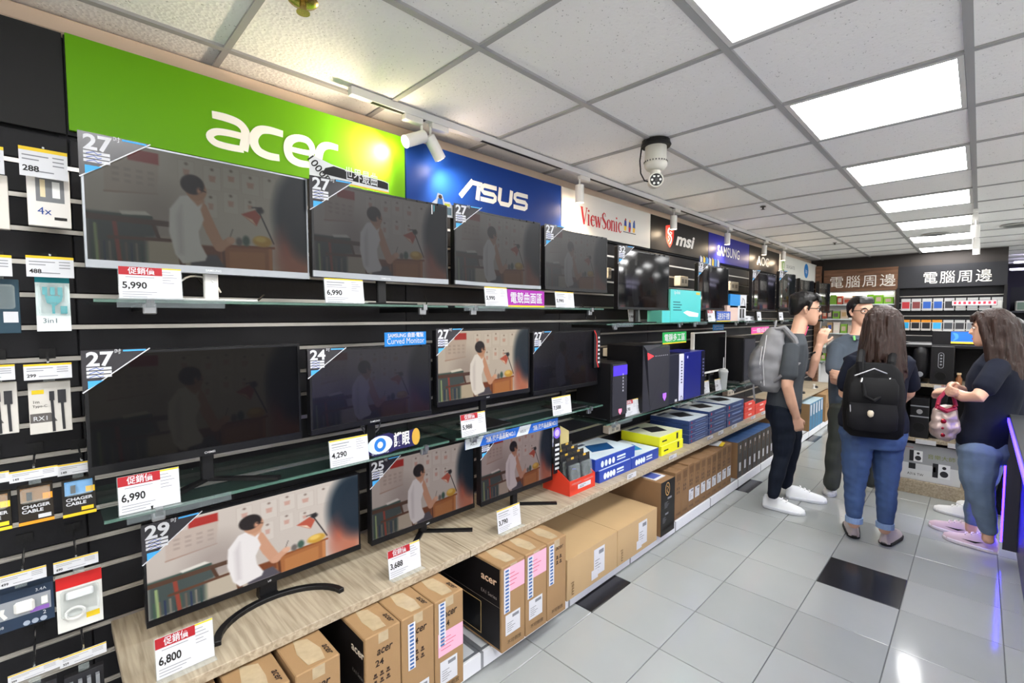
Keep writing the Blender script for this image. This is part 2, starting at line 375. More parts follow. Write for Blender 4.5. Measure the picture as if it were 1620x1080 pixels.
x = 6.3; lt.stroke(vs([(x+.56, .5), (x+.48, .64), (x+.3, .69), (x+.1, .56), (x+.04, .33), (x+.14, .1), (x+.35, 0), (x+.58, .12)]), [th*.8, th*.6, tn, th*.8, th, th*.8, tn, tn], y)
lt.build('lettering', RL, t)
for k, (bxx, c1, c2, c3) in enumerate([(.795, (36, 60, 140), (230, 190, 40), (150, 40, 40)), (.86, (40, 60, 150), (170, 40, 60), (230, 180, 40)), (.925, (30, 80, 150), (220, 170, 40), (60, 60, 130))]):
    bd_ = obj('bird_emblem', None, t, (bxx, -.0128, .10+(0 if k != 1 else -.004))); 
    MB().flat([(-.018, .035), (0, .02), (.02, .035), (.016, .075), (.004, .088), (-.012, .08)]).build('wing', C(*c1), bd_)
    MB().flat([(-.016, 0), (.012, 0), (.018, .034), (-.016, .038)]).build('tail', C(*c2), bd_, (0, -.0004, 0))
    MB().flat(arc(.004, .086, .010, .011, 0, 330, 10)).build('head', C(*c3), bd_, (0, -.0006, 0))
MB().rect(.765, .955, .086, .092, -.0130).build('perch', C(60, 60, 66), t)
t, wd = wall_sign(4, (20, 18, 18), 'black sign panel with red dragon shield and white slanted lettering')
sh = [(.265+a*.16, .045+b*.2) for a, b in [(0, .92), (.5, 1.0), (1, .92), (.98, .5), (.8, .2), (.5, 0), (.2, .2), (.02, .5)]]
em = MB().flat(sh, -.0128).build('shield', C(206, 52, 42), t)
dl = MB(); sx, sz = .265, .045
def dr(p): return [(sx+a*.16, sz+b*.2) for a, b in p]
dl.stroke(dr([(.75, .78), (.42, .84), (.28, .66), (.5, .56), (.68, .44), (.62, .26), (.46, .16)]), [.008, .018, .022, .02, .02, .016, .006], -.0134, True)
dl.stroke(dr([(.5, .7), (.75, .66), (.6, .58)]), .010, -.0134); dl.stroke(dr([(.3, .5), (.45, .38), (.35, .28)]), .010, -.0134)
dl.build('dragon', C(240, 225, 215), em)
text('msi', .118, C(226, 224, 220), t, .46, .085, -.0128, align='LEFT', bold=.035, shear=.25, width=.40)
t, wd = wall_sign(5, (30, 32, 132), 'royal blue sign panel with condensed white capital lettering')
text('SAMSUNG', .108, C(226, 226, 226), t, .555, .08, -.0128, bold=.012, width=.64, space=1.08)
t, wd = wall_sign(6, (26, 22, 20), 'dark brown sign panel with plain white capitals')
text('AOC', .115, C(226, 224, 218), t, .52, .075, -.0128, bold=.02, width=.46)
t, wd = wall_sign(7, (214, 214, 208), 'pale sign panel with green swirl emblem and round blue badge', y1=YBAY[9]-.02)
lt = MB(); lt.stroke(arc(.20, .16, .075, .085, 300, 60, 12)+[(.15, .22)], [.01]+[.024]*12+[.006], y); lt.stroke(arc(.20, .15, .04, .05, -60, 240, 10), .02, y)
lt.build('swirl_emblem', C(120, 170, 50), t)
text('SEAGATE', .05, C(110, 112, 112), t, .34, .12, -.0128, align='LEFT', width=.42)
bg = MB().flat(arc(1.43, .15, .13, .115, 0, 345, 24), -.0128).build('badge', C(38, 120, 190), t)
text('hp', .075, C(240, 240, 240), bg, 1.43, .115, -.0134, shear=.25, width=.11)
# ================================================================ spot track
def hull(pts): return pts
tk = thing('light_track', 'long white spotlight track under the ceiling above the signs', 'light track', (-1.925, .95, CEIL), W90)
box('rail', mat('white_track', (226, 226, 226), .4), 0, 8.2, -.017, .017, -.034, -.001, tk)
for a, b in ((.10, .38), (.74, 1.42), (1.72, 2.6), (2.9, 4.0), (4.3, 6.0)): box('slot', C(40, 40, 42), a, b, -.010, .010, -.0352, -.033, tk)
LENS = mat('lit_lens', (255, 236, 205), .4, emit=14, ergb=(255, 226, 180))
HEADM = mat('white_lamp_housing', (232, 230, 226), .4)
# (y on track, aim direction, label)
HEADS = [(1.31, (-.035, -.85, -.42), 'white cylinder spotlight tilted towards the green sign'), (1.36, (-.03, .62, -.80), 'white cylinder spotlight tilted away from the green sign, over the blue sign'),
         (2.56, (-.035, .06, -1), 'white cylinder spotlight hanging straight over the red-lettered white sign'), (3.92, (-.035, .05, -1), 'white cylinder spotlight hanging over the dragon shield sign'),
         (5.15, (-.035, .04, -1), 'white cylinder spotlight hanging over the royal blue sign'), (6.35, (-.035, .03, -1), 'white cylinder spotlight hanging over the dark brown sign'), (7.15, (-.035, .03, -1), 'white cylinder spotlight hanging over the pale sign with swirl emblem')]
for k, (yy, d, lab) in enumerate(HEADS):
    d = Vector(d).normalized(); piv = Vector((-1.925, yy, CEIL-.105))
    t = thing('spotlight', lab, 'spotlight', (-1.925, yy, CEIL-.034), 0, group='track spotlights')
    box('adapter', HEADM, -.017, .017, (-.10 if k == 0 else 0), (0 if k == 0 else .10), -.028, 0, t, bevel=.003)
    MB().tube([(0, 0, -.02), (0, 0, -.075)], .006).build('stem', HEADM, t)
    c = Vector((0, 0, -.08)); hd = obj('head', MB().tube([c-d*.02, c-d*.015, c+d*.10], [.02, .029, .029], 20).mesh('head', HEADM, smooth=True), t)
    obj('lens', MB().tube([c+d*.1005, c+d*.1015], .022, 16).mesh('lens', LENS), hd)
    L = bpy.data.lights.new('spot_beam', 'SPOT'); L.energy = SPOT_W*(1.6 if k == 0 else 1.); L.color = (1, .80, .56); L.spot_size = math.radians(140); L.spot_blend = .9; L.shadow_soft_size = .02
    lo = bpy.data.objects.new('spot_beam', L); COL.objects.link(lo); lo.parent = t; lo.location = c+d*.112; lo.rotation_euler = d.to_track_quat('-Z', 'Y').to_euler()
    G = bpy.data.lights.new('added_ceiling_fill', 'POINT'); G.energy = 2.2; G.color = (1, .78, .54); G.shadow_soft_size = .02; go = bpy.data.objects.new('added_ceiling_fill', G); COL.objects.link(go); go.parent = t; go.location = c+d*.125  # added point light to warm the ceiling strip; not a separate lamp
# ================================================================ shelves
ZT = [1.565, 1.565, 1.47, 1.47, 1.47, 1.47, 1.47]      # upper glass shelf per bay (bay 1..7)
ZM = [.965, .965, .83, .83, .83, .83, .83]             # middle glass shelf
XF = -1.65
BRK = mat('steel_bracket', (150, 152, 156), .3, metal=.8)
BAYW = ['below the green sign', 'below the deep blue sign', 'below the red-lettered white sign', 'below the dragon shield sign', 'below the royal blue sign', 'below the dark brown sign', 'below the pale sign']
def glass_shelf(b, z, lab):
    y0, y1 = YBAY[b]+.02, YBAY[b+1]-.02; wd = y1-y0
    t = thing('glass_shelf', lab, 'shelf', (XW, y0, z), W90, group='glass shelves on the slatwall')
    dp = XW-XF      # negative: front is at y = dp
    box('pane', GLASS, 0, wd, dp+.006, -.004, -.008, 0, t)
    box('front_edge', GLASSEDGE, 0, wd, dp, dp+.006, -.008, 0, t)
    for x in (.12, wd-.12):
        br = MB().prism([(x-.006, -.008), (x+.006, -.008), (x+.006, -.03), (x-.006, -.03)], dp+.03, -.001).build('bracket', BLACK, t)
        box('bracket_cap', BRK, x-.016, x+.016, dp+.012, dp+.03, -.04, -.009, br, bevel=.003)
        box('clip', BRK, x-.009, x+.009, dp-.003, dp+.012, -.02, .003, br)
    box('price_channel', mat('clear_channel', (150, 160, 164), .15, alpha=.16, spec=.5), wd*.04, wd*.26, dp-.008, dp-.003, -.022, .004, t)
for b in range(1, 8):
    glass_shelf(b, ZT[b-1], 'upper glass shelf '+BAYW[b-1]); glass_shelf(b, ZM[b-1], 'middle glass shelf '+BAYW[b-1])
# wooden display shelf and the base it stands over
ZW = .50; XWF = -1.53
for b in range(1, 8):
    y0, y1 = YBAY[b]+(.045 if b == 1 else .0015), YBAY[b+1]-.0015
    t = thing('wooden_shelf', 'pale oak lower display shelf '+BAYW[b-1], 'shelf', (XW, y0, ZW), W90, group='oak lower shelves')
    box('board', OAK, 0, y1-y0, XW-XWF, -.001, -.03, 0, t, bevel=.0015)
    MB().prism([(0, -.031), (.02, -.031), (.02, -.036), (0, -.036)], XW-XWF+.06, -.001).build('bracket', BLACK, t)
XK = -1.455; ZD = .075
RAILP = C(226, 228, 232, rough=.4)
for b in range(1, 8):
    y0, y1 = YBAY[b], YBAY[b+1]
    t = thing('display_plinth', 'low grey base deck with white front rail '+BAYW[b-1], 'shelf base', (XW, y0, 0), W90, group='base decks')
    box('deck', mat('grey_steel', (120, 124, 130), .45, metal=.3), 0, y1-y0-.002, XW-XK+.014, -.001, .02, ZD, t, bevel=.002)
    box('kick_board', C(150, 152, 156), 0, y1-y0-.002, XW-XK+.02, XW-XK+.04, 0, .02, t)
    for k in range(2):
        a = k*(y1-y0)/2; box('front_rail', RAILP, a+.008, a+(y1-y0)/2-.008, XW-XK, XW-XK+.013, .008, ZD+.004, t, bevel=.001)
        box('rail_joint', C(140, 142, 146), a-.007, a+.007, XW-XK+.001, XW-XK+.013, .008, ZD+.002, t)
    for k in range(3):
        a = k*(y1-y0)/3; box('inlay', C(196, 200, 205), a+.02, a+(y1-y0)/3-.02, XW-XK+.03, XW-XK+.2, ZD, ZD+.0015, t)

# ================================================================ the film still that plays on the screens
def picture():
    Wd, Ht = 220, 124
    v, u = np.mgrid[0:Ht+1, 0:Wd+1].astype(float); u /= Wd; v /= Ht      # v from the top
    img = np.zeros((Ht+1, Wd+1, 3)); A = 16/9
    def blend(mask, c): 
        m = np.clip(mask, 0, 1)[..., None]; img[:] = img*(1-m)+np.array(c)/255*m
    def poly(pts, c, soft=.006):
        pts = np.array(pts, float); d = np.full(u.shape, 1e9); ins = np.zeros(u.shape, bool); n = len(pts)
        for i in range(n):
            (x0, y0), (x1, y1) = pts[i], pts[(i+1) % n]
            ex, ey = (x1-x0)*A, y1-y0; wx, wy = (u-x0)*A, v-y0; tt = np.clip((wx*ex+wy*ey)/(ex*ex+ey*ey+1e-12), 0, 1)
            d = np.minimum(d, np.hypot(wx-ex*tt, wy-ey*tt))
            cond = ((y0 > v) != (y1 > v)) & (u < (x1-x0)*(v-y0)/((y1-y0) or 1e-9)+x0); ins ^= cond
        sd = np.where(ins, -d, d); blend(.5-sd/(2*soft), c)
    def ell(cx, cy, rx, ry, c, soft=.01):
        q_ = np.hypot((u-cx)/rx, (v-cy)/ry); blend(.5-(q_-1)*min(rx*A, ry)/(2*soft), c)
    def line(p, wd, c, soft=.004):
        for i in range(len(p)-1):
            (x0, y0), (x1, y1) = p[i], p[i+1]; ex, ey = (x1-x0)*A, y1-y0; wx, wy = (u-x0)*A, v-y0
            tt = np.clip((wx*ex+wy*ey)/(ex*ex+ey*ey+1e-12), 0, 1); blend(.5-(np.hypot(wx-ex*tt, wy-ey*tt)-wd/2)/(2*soft), c)
    img[:] = np.array((208, 198, 190))/255
    img *= (1-.10*(1-u)*v)[..., None]
    rs = random.Random(3)
    poly([(.16, .03), (.28, .03), (.28, .13), (.16, .13)], (176, 52, 46)); poly([(.07, .13), (.28, .13), (.27, .38), (.07, .42)], (196, 180, 170)); line([(.07, .42), (.27, .385)], .014, (170, 140, 125))
    for i in range(4):
        for j in range(3): poly([(.10+.045*i, .2+.05*j), (.125+.045*i, .2+.05*j), (.125+.045*i, .225+.05*j), (.10+.045*i, .225+.05*j)], (176, 160, 152))
    for x, y_, w_, h_ in [(.36, .04, .07, .2), (.47, .05, .08, .22), (.56, .03, .08, .2), (.56, .27, .07, .2), (.65, .06, .09, .2), (.47, .31, .06, .22), (.66, .3, .06, .15), (.76, .05, .07, .22)]:
        poly([(x, y_), (x+w_, y_), (x+w_, y_+h_), (x, y_+h_)], (212, 203, 195)); line([(x, y_), (x+w_, y_), (x+w_, y_+h_), (x, y_+h_), (x, y_)], .004, (196, 184, 176))
        if rs.random() < .7: poly([(x+w_*.3, y_+h_*.4), (x+w_*.7, y_+h_*.4), (x+w_*.66, y_+h_*.66), (x+w_*.34, y_+h_*.66)], (202, 164, 152))
        ell(x+w_/2, y_+.03, .006, .01, (120, 100, 92))
    ell(.27, .62, .12, .28, (170, 158, 152), .12)                     # soft shadow of the man on the wall
    poly([(0, .60), (.24, .60), (.26, .66), (.26, 1), (0, 1)], (72, 82, 80), .02); line([(0, .615), (.24, .60)], .03, (66, 86, 78)); poly([(.12, .57), (.22, .55), (.24, .58), (.13, .60)], (226, 222, 214))
    for i in range(12): line([(.02+.02*i, .84), (.022+.02*i, 1)], .014, [(66, 92, 76), (110, 96, 84), (46, 56, 84), (130, 124, 112), (52, 74, 72)][i % 5])
    line([(.03, .70), (.035, 1)], .02, (150, 170, 120)); line([(.10, .66), (.115, 1)], .03, (150, 70, 56))
    poly([(.22, .78), (.4, .74), (.42, 1), (.22, 1)], (190, 178, 160), .02)                     # pale seat and shirt tail behind the rails
    poly([(.53, .79), (.80, .76), (.80, 1), (.53, 1)], (168, 106, 62), .008); poly([(.58, .84), (.76, .82), (.76, 1), (.58, 1)], (184, 122, 72), .006); line([(.52, .79), (.81, .765)], .026, (146, 84, 44)); line([(.55, .8), (.555, 1)], .025, (104, 58, 34)); line([(.79, .79), (.79, 1)], .03, (196, 130, 80))
    poly([(.42, .80), (.54, .80), (.54, .92), (.44, .93)], (122, 68, 40), .01)
    ell(.75, .71, .05, .055, (206, 160, 64)); ell(.74, .69, .03, .03, (236, 200, 104)); ell(.665, .72, .018, .05, (70, 96, 84)); ell(.63, .735, .016, .04, (110, 104, 100)); line([(.60, .62), (.575, .76)], .006, (90, 80, 76))
    line([(.735, .41), (.81, .72)], .013, (54, 50, 52)); ell(.74, .40, .02, .03, (46, 44, 46)); line([(.70, .38), (.75, .37)], .012, (60, 56, 56)); poly([(.645, .46), (.715, .40), (.745, .46), (.72, .56)], (188, 92, 72), .006); poly([(.66, .475), (.70, .50), (.72, .555)], (238, 214, 190), .006)
    line([(.0, .64), (.355, .64)], .05, (88, 64, 50)); line([(.25, .66), (.27, .78)], .028, (84, 58, 44)); line([(.08, .80), (.36, .78)], .03, (98, 66, 50)); line([(.345, .64), (.365, 1)], .045, (104, 70, 52))
    poly([(.40, .90), (.52, .88), (.56, 1), (.40, 1)], (84, 80, 90), .01)                        # dark patterned shorts
    line([(.455, .45), (.50, .66), (.535, .80)], .098, (206, 156, 128), .006); line([(.535, .80), (.585, .735)], .070, (210, 160, 132), .006); ell(.59, .725, .02, .03, (222, 174, 148))
    poly([(.365, .37), (.43, .34), (.465, .40), (.452, .47), (.466, .56), (.44, .68), (.445, .78), (.475, .90), (.465, .945), (.365, .985), (.335, .90), (.312, .70), (.318, .50)], (236, 232, 232), .007)
    poly([(.345, .55), (.37, .45), (.372, .9), (.35, .9)], (214, 208, 210), .02)
    poly([(.425, .30), (.465, .31), (.47, .40), (.44, .44), (.41, .38)], (206, 158, 130), .01)
    ell(.435, .295, .047, .098, (196, 148, 120), .006); ell(.42, .25, .052, .090, (44, 38, 38), .008); ell(.448, .30, .010, .028, (206, 152, 124)); line([(.45, .285), (.478, .30)], .008, (40, 36, 36))
    ell(.96, .42, .145, .46, (40, 54, 66), .05); ell(.885, .78, .05, .20, (176, 92, 74), .08); ell(.94, .95, .09, .20, (190, 120, 96), .10); ell(.99, .40, .12, .42, (36, 48, 60), .06)
    return np.clip(img, 0, 1)
IMG = picture()
def picture_mesh(curved):
    Ht, Wd = IMG.shape[0]-1, IMG.shape[1]-1
    vs_ = [(i/Wd-.5, (4*(i/Wd-.5)**2)*(-1 if curved else 0), .5-j/Ht) for j in range(Ht+1) for i in range(Wd+1)]
    fs = [(j*(Wd+1)+i, (j+1)*(Wd+1)+i, (j+1)*(Wd+1)+i+1, j*(Wd+1)+i+1) for j in range(Ht) for i in range(Wd)]
    me = bpy.data.meshes.new('screen_picture'); me.from_pydata(vs_, [], fs)
    a = me.color_attributes.new('picture', 'FLOAT_COLOR', 'POINT')
    li = np.where(IMG <= .04045, IMG/12.92, ((IMG+.055)/1.055)**2.4); a.data.foreach_set('color', np.concatenate([li, np.ones(li.shape[:2]+(1,))], -1).astype(np.float32).ravel())
    if curved:
        for p in me.polygons: p.use_smooth = True
    me.materials.append(None); return me
PIC_FLAT, PIC_CURVED = picture_mesh(False), picture_mesh(True)
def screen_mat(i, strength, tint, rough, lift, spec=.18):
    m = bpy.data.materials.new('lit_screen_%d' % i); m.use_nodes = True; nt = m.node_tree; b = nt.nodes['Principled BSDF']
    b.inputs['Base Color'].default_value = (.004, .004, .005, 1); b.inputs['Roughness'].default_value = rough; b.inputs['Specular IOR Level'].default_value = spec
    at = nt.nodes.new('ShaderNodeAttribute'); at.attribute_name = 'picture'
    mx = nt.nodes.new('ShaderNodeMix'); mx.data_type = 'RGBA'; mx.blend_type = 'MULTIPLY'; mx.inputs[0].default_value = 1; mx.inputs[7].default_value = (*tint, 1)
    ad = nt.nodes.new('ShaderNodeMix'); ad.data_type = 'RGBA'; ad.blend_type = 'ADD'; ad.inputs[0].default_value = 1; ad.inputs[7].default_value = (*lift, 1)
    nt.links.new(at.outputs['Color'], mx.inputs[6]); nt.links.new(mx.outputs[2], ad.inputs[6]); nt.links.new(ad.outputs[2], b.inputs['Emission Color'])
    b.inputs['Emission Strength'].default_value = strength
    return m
def bent(w, h, y0, y1, sag, n=12, z0=0.):
    """slab x -w/2..w/2, z z0..z0+h, front y0, back y1, edges pulled towards the viewer by sag"""
    mb = MB(); rings = []
    for i in range(n+1):
        x = -w/2+w*i/n; o = -sag*4*(x/w)**2
        rings.append([(x, y0+o, z0), (x, y0+o, z0+h), (x, y1+o, z0+h), (x, y1+o, z0)])
    return mb.loft(rings)
NMON = [0]
def monitor(y0, y1, z0, z1, X, label, zshelf, strength=.12, tint=(1, 1, 1), rough=.25, lift=(0, 0, 0), sag=0., chin=.018, bez=.008, body=None, chinm=None, stand='T', stm=None, sticker='27', logo=None, tilt=0., yaw=0., lit=True, spec=.18, depth=.035, stx=0.):
    i = NMON[0]; NMON[0] += 1
    w, h = y1-y0, z1-z0
    t = thing('monitor', label, 'monitor', (X, (y0+y1)/2, z0), W90+yaw, tilt, group='display monitors')
    body = body or BEZEL
    bent(w, h, .004, depth, sag).build('housing', body, t, bevel=.003)
    fr = MB()
    for (a, b, c, d) in ((-w/2, w/2, h-bez, h), (-w/2, -w/2+bez, chin, h-bez), (w/2-bez, w/2, chin, h-bez)):
        n = 12 if b-a > .1 else 1
        for k in range(n):
            xa, xb = a+(b-a)*k/n, a+(b-a)*(k+1)/n; o = -sag*4*((xa+xb)/2/w)**2
            fr.box(xa, xb, o, .006+o, c, d)
    fr.build('bezel', body, t)
    ch = bent(w, chin, -.003, .006, sag).build('chin', chinm or body, t)
    if lit:
        me = (PIC_CURVED if sag else PIC_FLAT)
        s = obj('screen', me, t, (0, .002, chin+(h-chin-bez)/2), (0, 0, 0), (w-2*bez, sag if sag else 1, h-chin-bez))
        s.material_slots[0].link = 'OBJECT'; s.material_slots[0].material = screen_mat(i, strength, tint, rough, lift, spec)
    else:
        bent(w-2*bez, h-chin-bez, .001, .004, sag, z0=chin).build('screen', mat('dark_gloss_screen', (9, 9, 11), .14), t)
    stm = stm or BLACK; zs = zshelf-z0
    if stand == 'T':
        box('neck', stm, stx-.02, stx+.02, .03, .05, zs, h*.4, t, bevel=.003); box('foot', stm, stx-.11, stx+.11, -.07, .12, zs, zs+.008, t, bevel=.003)
    elif stand == 'W':
        box('foot', stm, -.1, .1, -.06, .03, zs, zs+.008, t); box('neck', stm, -.02, .02, .01, .03, zs, h*.3, t)
    elif stand == 'V':
        box('neck', stm, -.018, .018, .03, .055, zs, h*.4, t, bevel=.003)
        f = MB()
        for s_ in (-1, 1):
            f.prism([(-.012, 0), (.012, 0), (.012, .010), (-.012, .010)], 0, .24)
            n = 8; vv = f.v[-n:]; a = s_*math.radians(48)
            f.v[-n:] = [(x*math.cos(a)+(y_-.0)*math.sin(a), .05+(x*math.sin(a)-y_*math.cos(a)), z+zs) for x, y_, z in vv]
        f.build('foot', stm, t)
    elif stand == 'A':
        box('neck', stm, -.03, .03, .01, .05, zs+.012, h*.3, t, bevel=.003)
        a = [(.20*math.sin(math.radians(q_)), -.012-.155*(1-math.cos(math.radians(q_))), zs+.008) for q_ in range(-85, 86, 10)]
        a = [(x, y_, z) for x, y_, z in a]
        f = MB(); n = len(a)
        rings = []
        for k in range(n):
            x, y_, z = a[k]; p, q_ = Vector(a[max(k-1, 0)]), Vector(a[min(k+1, n-1)]); dd = (q_-p).normalized(); nn = Vector((-dd.y, dd.x, 0))*.011
            rings.append([(x-nn.x, y_-nn.y, zs), (x+nn.x, y_+nn.y, zs), (x+nn.x, y_+nn.y, zs+.016), (x-nn.x, y_-nn.y, zs+.016)])
        f.loft(rings).build('foot', stm, t, bevel=.002)
        box('foot_bridge', stm, -.03, .03, -.02, .05, zs, zs+.014, t)
    if sticker:
        k = min(1., w/.61); S = mat('sticker_film', (40, 38, 44), .25)
        sy = -.0035-sag; g = obj('size_sticker', None, t, (-w/2, 0, h))
        if sag: g.rotation_euler = (0, 0, -math.atan(4*sag/w))
        MB().flat([(-.004, .006), (.155*k, .006), (-.004, -.118*k)], sy).build('film', S, g)
        MB().stroke([(.155*k, .006), (-.004, -.118*k)], .003, sy-.0004).build('film_border', PAPER, g)
        text(sticker, .042*k, PAPER, g, .036*k, -.040*k, sy-.0008, 'numeral', bold=.03, width=.062*k)
        text('吋', .012*k, PAPER, g, .078*k, -.006*k, sy-.0008, 'unit')
        for q_ in range(3): MB().rect(.006*k, (.062-.0*q_)*k, (-.053-.011*q_)*k, (-.045-.011*q_)*k, sy-.0006).build('note_field', PAPER, g)
        sc2 = MB()
        for q_ in range(3): sc2.stroke([((.012+.008*e)*k, (-.049-.011*q_+.003*((e*7+q_*3) % 3-1))*k) for e in range(5)], .002, sy-.001)
        sc2.build('handwriting', INKBLUE, g)
        MB().flat([(.008*k, -.084*k), (.044*k, -.084*k), (.008*k, -.108*k)], sy-.0006).build('blue_arrow', C(70, 160, 220), g)
        MB().rect(.09*k, .145*k, -.001*k, .004*k, sy-.0006).build('blue_bar', C(70, 160, 220), g)
    if logo: text(logo, .007, C(210, 212, 214), t, stx*.0, chin*.3, -.0038-sag*0, 'maker_mark', bold=.01)
    return t
cool = (.93, .98, 1.)
# upper row
DIM = dict(rough=.32)
monitor(.083, .692, 1.655, 2.018, -1.75, 'white-edged silver-chinned monitor below the green sign, upper shelf', ZT[0], .17, (.95, 1., .90), body=SILVER, chinm=SILVER, stm=WHITE, chin=.022, bez=.005, logo='SAMSUNG', **DIM)
monitor(.698, 1.312, 1.665, 2.022, -1.75, 'silver-chinned monitor with black bezel wearing a curved-screen topper card', ZT[0], .11, (.95, .97, 1.), chinm=SILVER, chin=.022, logo='SAMSUNG', sag=.02, **DIM)
monitor(1.352, 1.95, 1.668, 2.032, -1.75, 'silver-chinned black monitor below the angular white lettering, upper shelf', ZT[1], .085, (.95, .98, 1.), chinm=SILVER, chin=.018, sag=.02, **DIM)
monitor(1.985, 2.60, 1.67, 2.026, -1.75, 'all-black monitor under the boundary of blue and white signs', ZT[1], .06, (.95, .97, 1.), sag=.022, **DIM)
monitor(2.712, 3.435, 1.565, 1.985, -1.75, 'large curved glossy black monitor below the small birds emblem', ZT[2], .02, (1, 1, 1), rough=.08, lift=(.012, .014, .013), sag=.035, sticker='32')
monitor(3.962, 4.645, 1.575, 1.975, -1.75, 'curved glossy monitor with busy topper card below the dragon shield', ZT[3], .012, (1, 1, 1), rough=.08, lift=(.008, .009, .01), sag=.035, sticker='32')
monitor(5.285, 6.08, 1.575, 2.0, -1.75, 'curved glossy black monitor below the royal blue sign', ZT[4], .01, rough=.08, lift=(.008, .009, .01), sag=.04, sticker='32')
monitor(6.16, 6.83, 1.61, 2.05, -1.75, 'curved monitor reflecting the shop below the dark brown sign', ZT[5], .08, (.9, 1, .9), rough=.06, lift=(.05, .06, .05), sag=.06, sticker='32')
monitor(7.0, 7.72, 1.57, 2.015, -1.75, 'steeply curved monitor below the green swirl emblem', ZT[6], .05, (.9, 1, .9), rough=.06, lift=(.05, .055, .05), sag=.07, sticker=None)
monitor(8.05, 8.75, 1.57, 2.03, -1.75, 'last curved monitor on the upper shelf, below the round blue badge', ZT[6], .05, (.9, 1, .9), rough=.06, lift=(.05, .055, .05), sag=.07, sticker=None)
# middle row
monitor(.069, .662, 1.062, 1.417, -1.78, 'wide black monitor with nearly dark picture, middle shelf, beside hanging cables', ZM[0], .018, (1., .95, .7), rough=.28, lift=(.008, .008, .005), chin=.026, stand='V', logo='CHIMEI', spec=.05)
monitor(.677, 1.212, 1.078, 1.394, -1.75, 'dark curved monitor with violet sheen in its picture and blue topper card', ZM[0], .035, (.8, .8, 1.1), rough=.22, lift=(.012, .011, .02), sag=.02, chin=.02, sticker='24', logo='SAMSUNG', spec=.3)  # violet tint and lift painted into the glow for the counter strips' reflection
monitor(1.258, 1.882, 1.10, 1.456, -1.75, 'monitor with a bright warm film picture on the middle shelf', ZM[1], .80, (1, .93, .80), chin=.022, logo='ASUS', body=BEZEL)
monitor(1.912, 2.535, 1.075, 1.428, -1.75, 'dark monitor with red strip along its far edge, middle shelf', ZM[1], .014, (.8, .8, 1.2), rough=.22, lift=(.010, .009, .022), chin=.022, spec=.3)  # bluish tint and lift stand in for violet light reflected from the counter
_a, _b = bx(1097, 595, -1.84), bx(1149, 523, -1.84)
monitor(_a.y, _b.y, _a.z, _b.z, -1.84,  'white-framed dark monitor behind the foam cup', ZM[3], lit=False, body=WHITE, chinm=WHITE, bez=.012, sticker=None, stand='W')
# lower row on the oak shelf
monitor(.183, .887, .557, .877, -1.78, 'ultrawide bright monitor on a black crescent foot, oak shelf', ZW, 1.0, (1., .985, .97), chin=.02, bez=.006, stand='A', sticker='29', logo='LG', tilt=0.)
monitor(.936, 1.504, .55, .905, -1.78, 'slim black monitor with film picture, second on the oak shelf', ZW, .42, (1., .93, .93), chin=.022, bez=.006, stand='V', sticker='25', logo='acer')
monitor(1.478, 2.02, .583, .922, -1.70, 'monitor with pinkish picture under a blue banner card, oak shelf', ZW, .36, (1., .85, .88), chin=.022, bez=.006, stand='V', sticker='24')
# ================================================================ cards, toppers and signs around the monitors
def card(name, label, quad, X, cat='card', thick=.002, m=PAPER, pts=None):
    """flat printed card facing the aisle; quad = TL TR BR BL pixels, seen at distance plane X"""
    c = [bx(*p, X) for p in quad]; y0 = (c[0].y+c[3].y)/2; y1 = (c[1].y+c[2].y)/2; z1 = (c[0].z+c[1].z)/2; z0 = (c[2].z+c[3].z)/2
    t = thing(name, label, cat, (X, y0, z0), W90); w, h = y1-y0, z1-z0
    p = [(0, 0), (w, 0), (w, h), (0, h)] if pts is None else [(a*w, b*h) for a, b in pts]
    MB().prism(p, 0, thick).build('board', m, t); return t, w, h
t, w, h = card('topper_card', 'black and silver curved topper card on a monitor below the green sign', [(489, 243), (615, 280), (615, 306), (490, 280)], -1.755, pts=[(0, 0), (1, 0), (1, .55), (.94, .62), (.5, .72), (.25, .86), (.12, 1), (0, 1.15)], m=C(208, 210, 212))
MB().flat([(.14*w, .30*h), (w*.99, .18*h), (w*.99, .52*h), (.93*w, .58*h), (.5*w, .68*h), (.28*w, .78*h), (.18*w, .6*h)], -.0008).build('black_band', C(24, 24, 26), t)
text('世界最曲', .040, PAPER, t, w*.63, h*.30, -.0014, width=w*.42, bold=.01); text('1000R', .03, INK, t, w*.075, h*.36, -.0014, ry=math.radians(48), width=.105, bold=.01)
MB().rect(0, w, 0, h*.07, -.0008).build('yellow_edge', YEL, t)
t, w, h = card('cutout_card', 'small die-cut promotional card of a blue-shirted figure on a monitor corner', [(683, 304), (717, 312), (716, 344), (682, 339)], -1.74, pts=[(0, 0), (1, 0), (1, .55), (.85, .72), (.6, .7), (.5, 1), (.3, 1.05), (.22, .75), (0, .5)])
MB().flat([(.08*w, .1*h), (.92*w, .1*h), (.92*w, .45*h), (.08*w, .45*h)], -.0008).build('print', C(90, 110, 120), t); MB().flat([(.25*w, .45*h), (.55*w, .45*h), (.5*w, .8*h), (.3*w, .8*h)], -.001).build('blue_shirt', C(50, 110, 180), t); MB().flat(arc(.4*w, .88*h, .09*w, .10*h, 0, 330, 8), -.001).build('face', C(80, 56, 46), t); MB().rect(.6*w, .85*w, .5*h, .62*h, -.001).build('tag_print', C(190, 190, 60), t); MB().rect(.1*w, .45*w, .15*h, .42*h, -.001).build('teal_print', C(60, 160, 170), t)
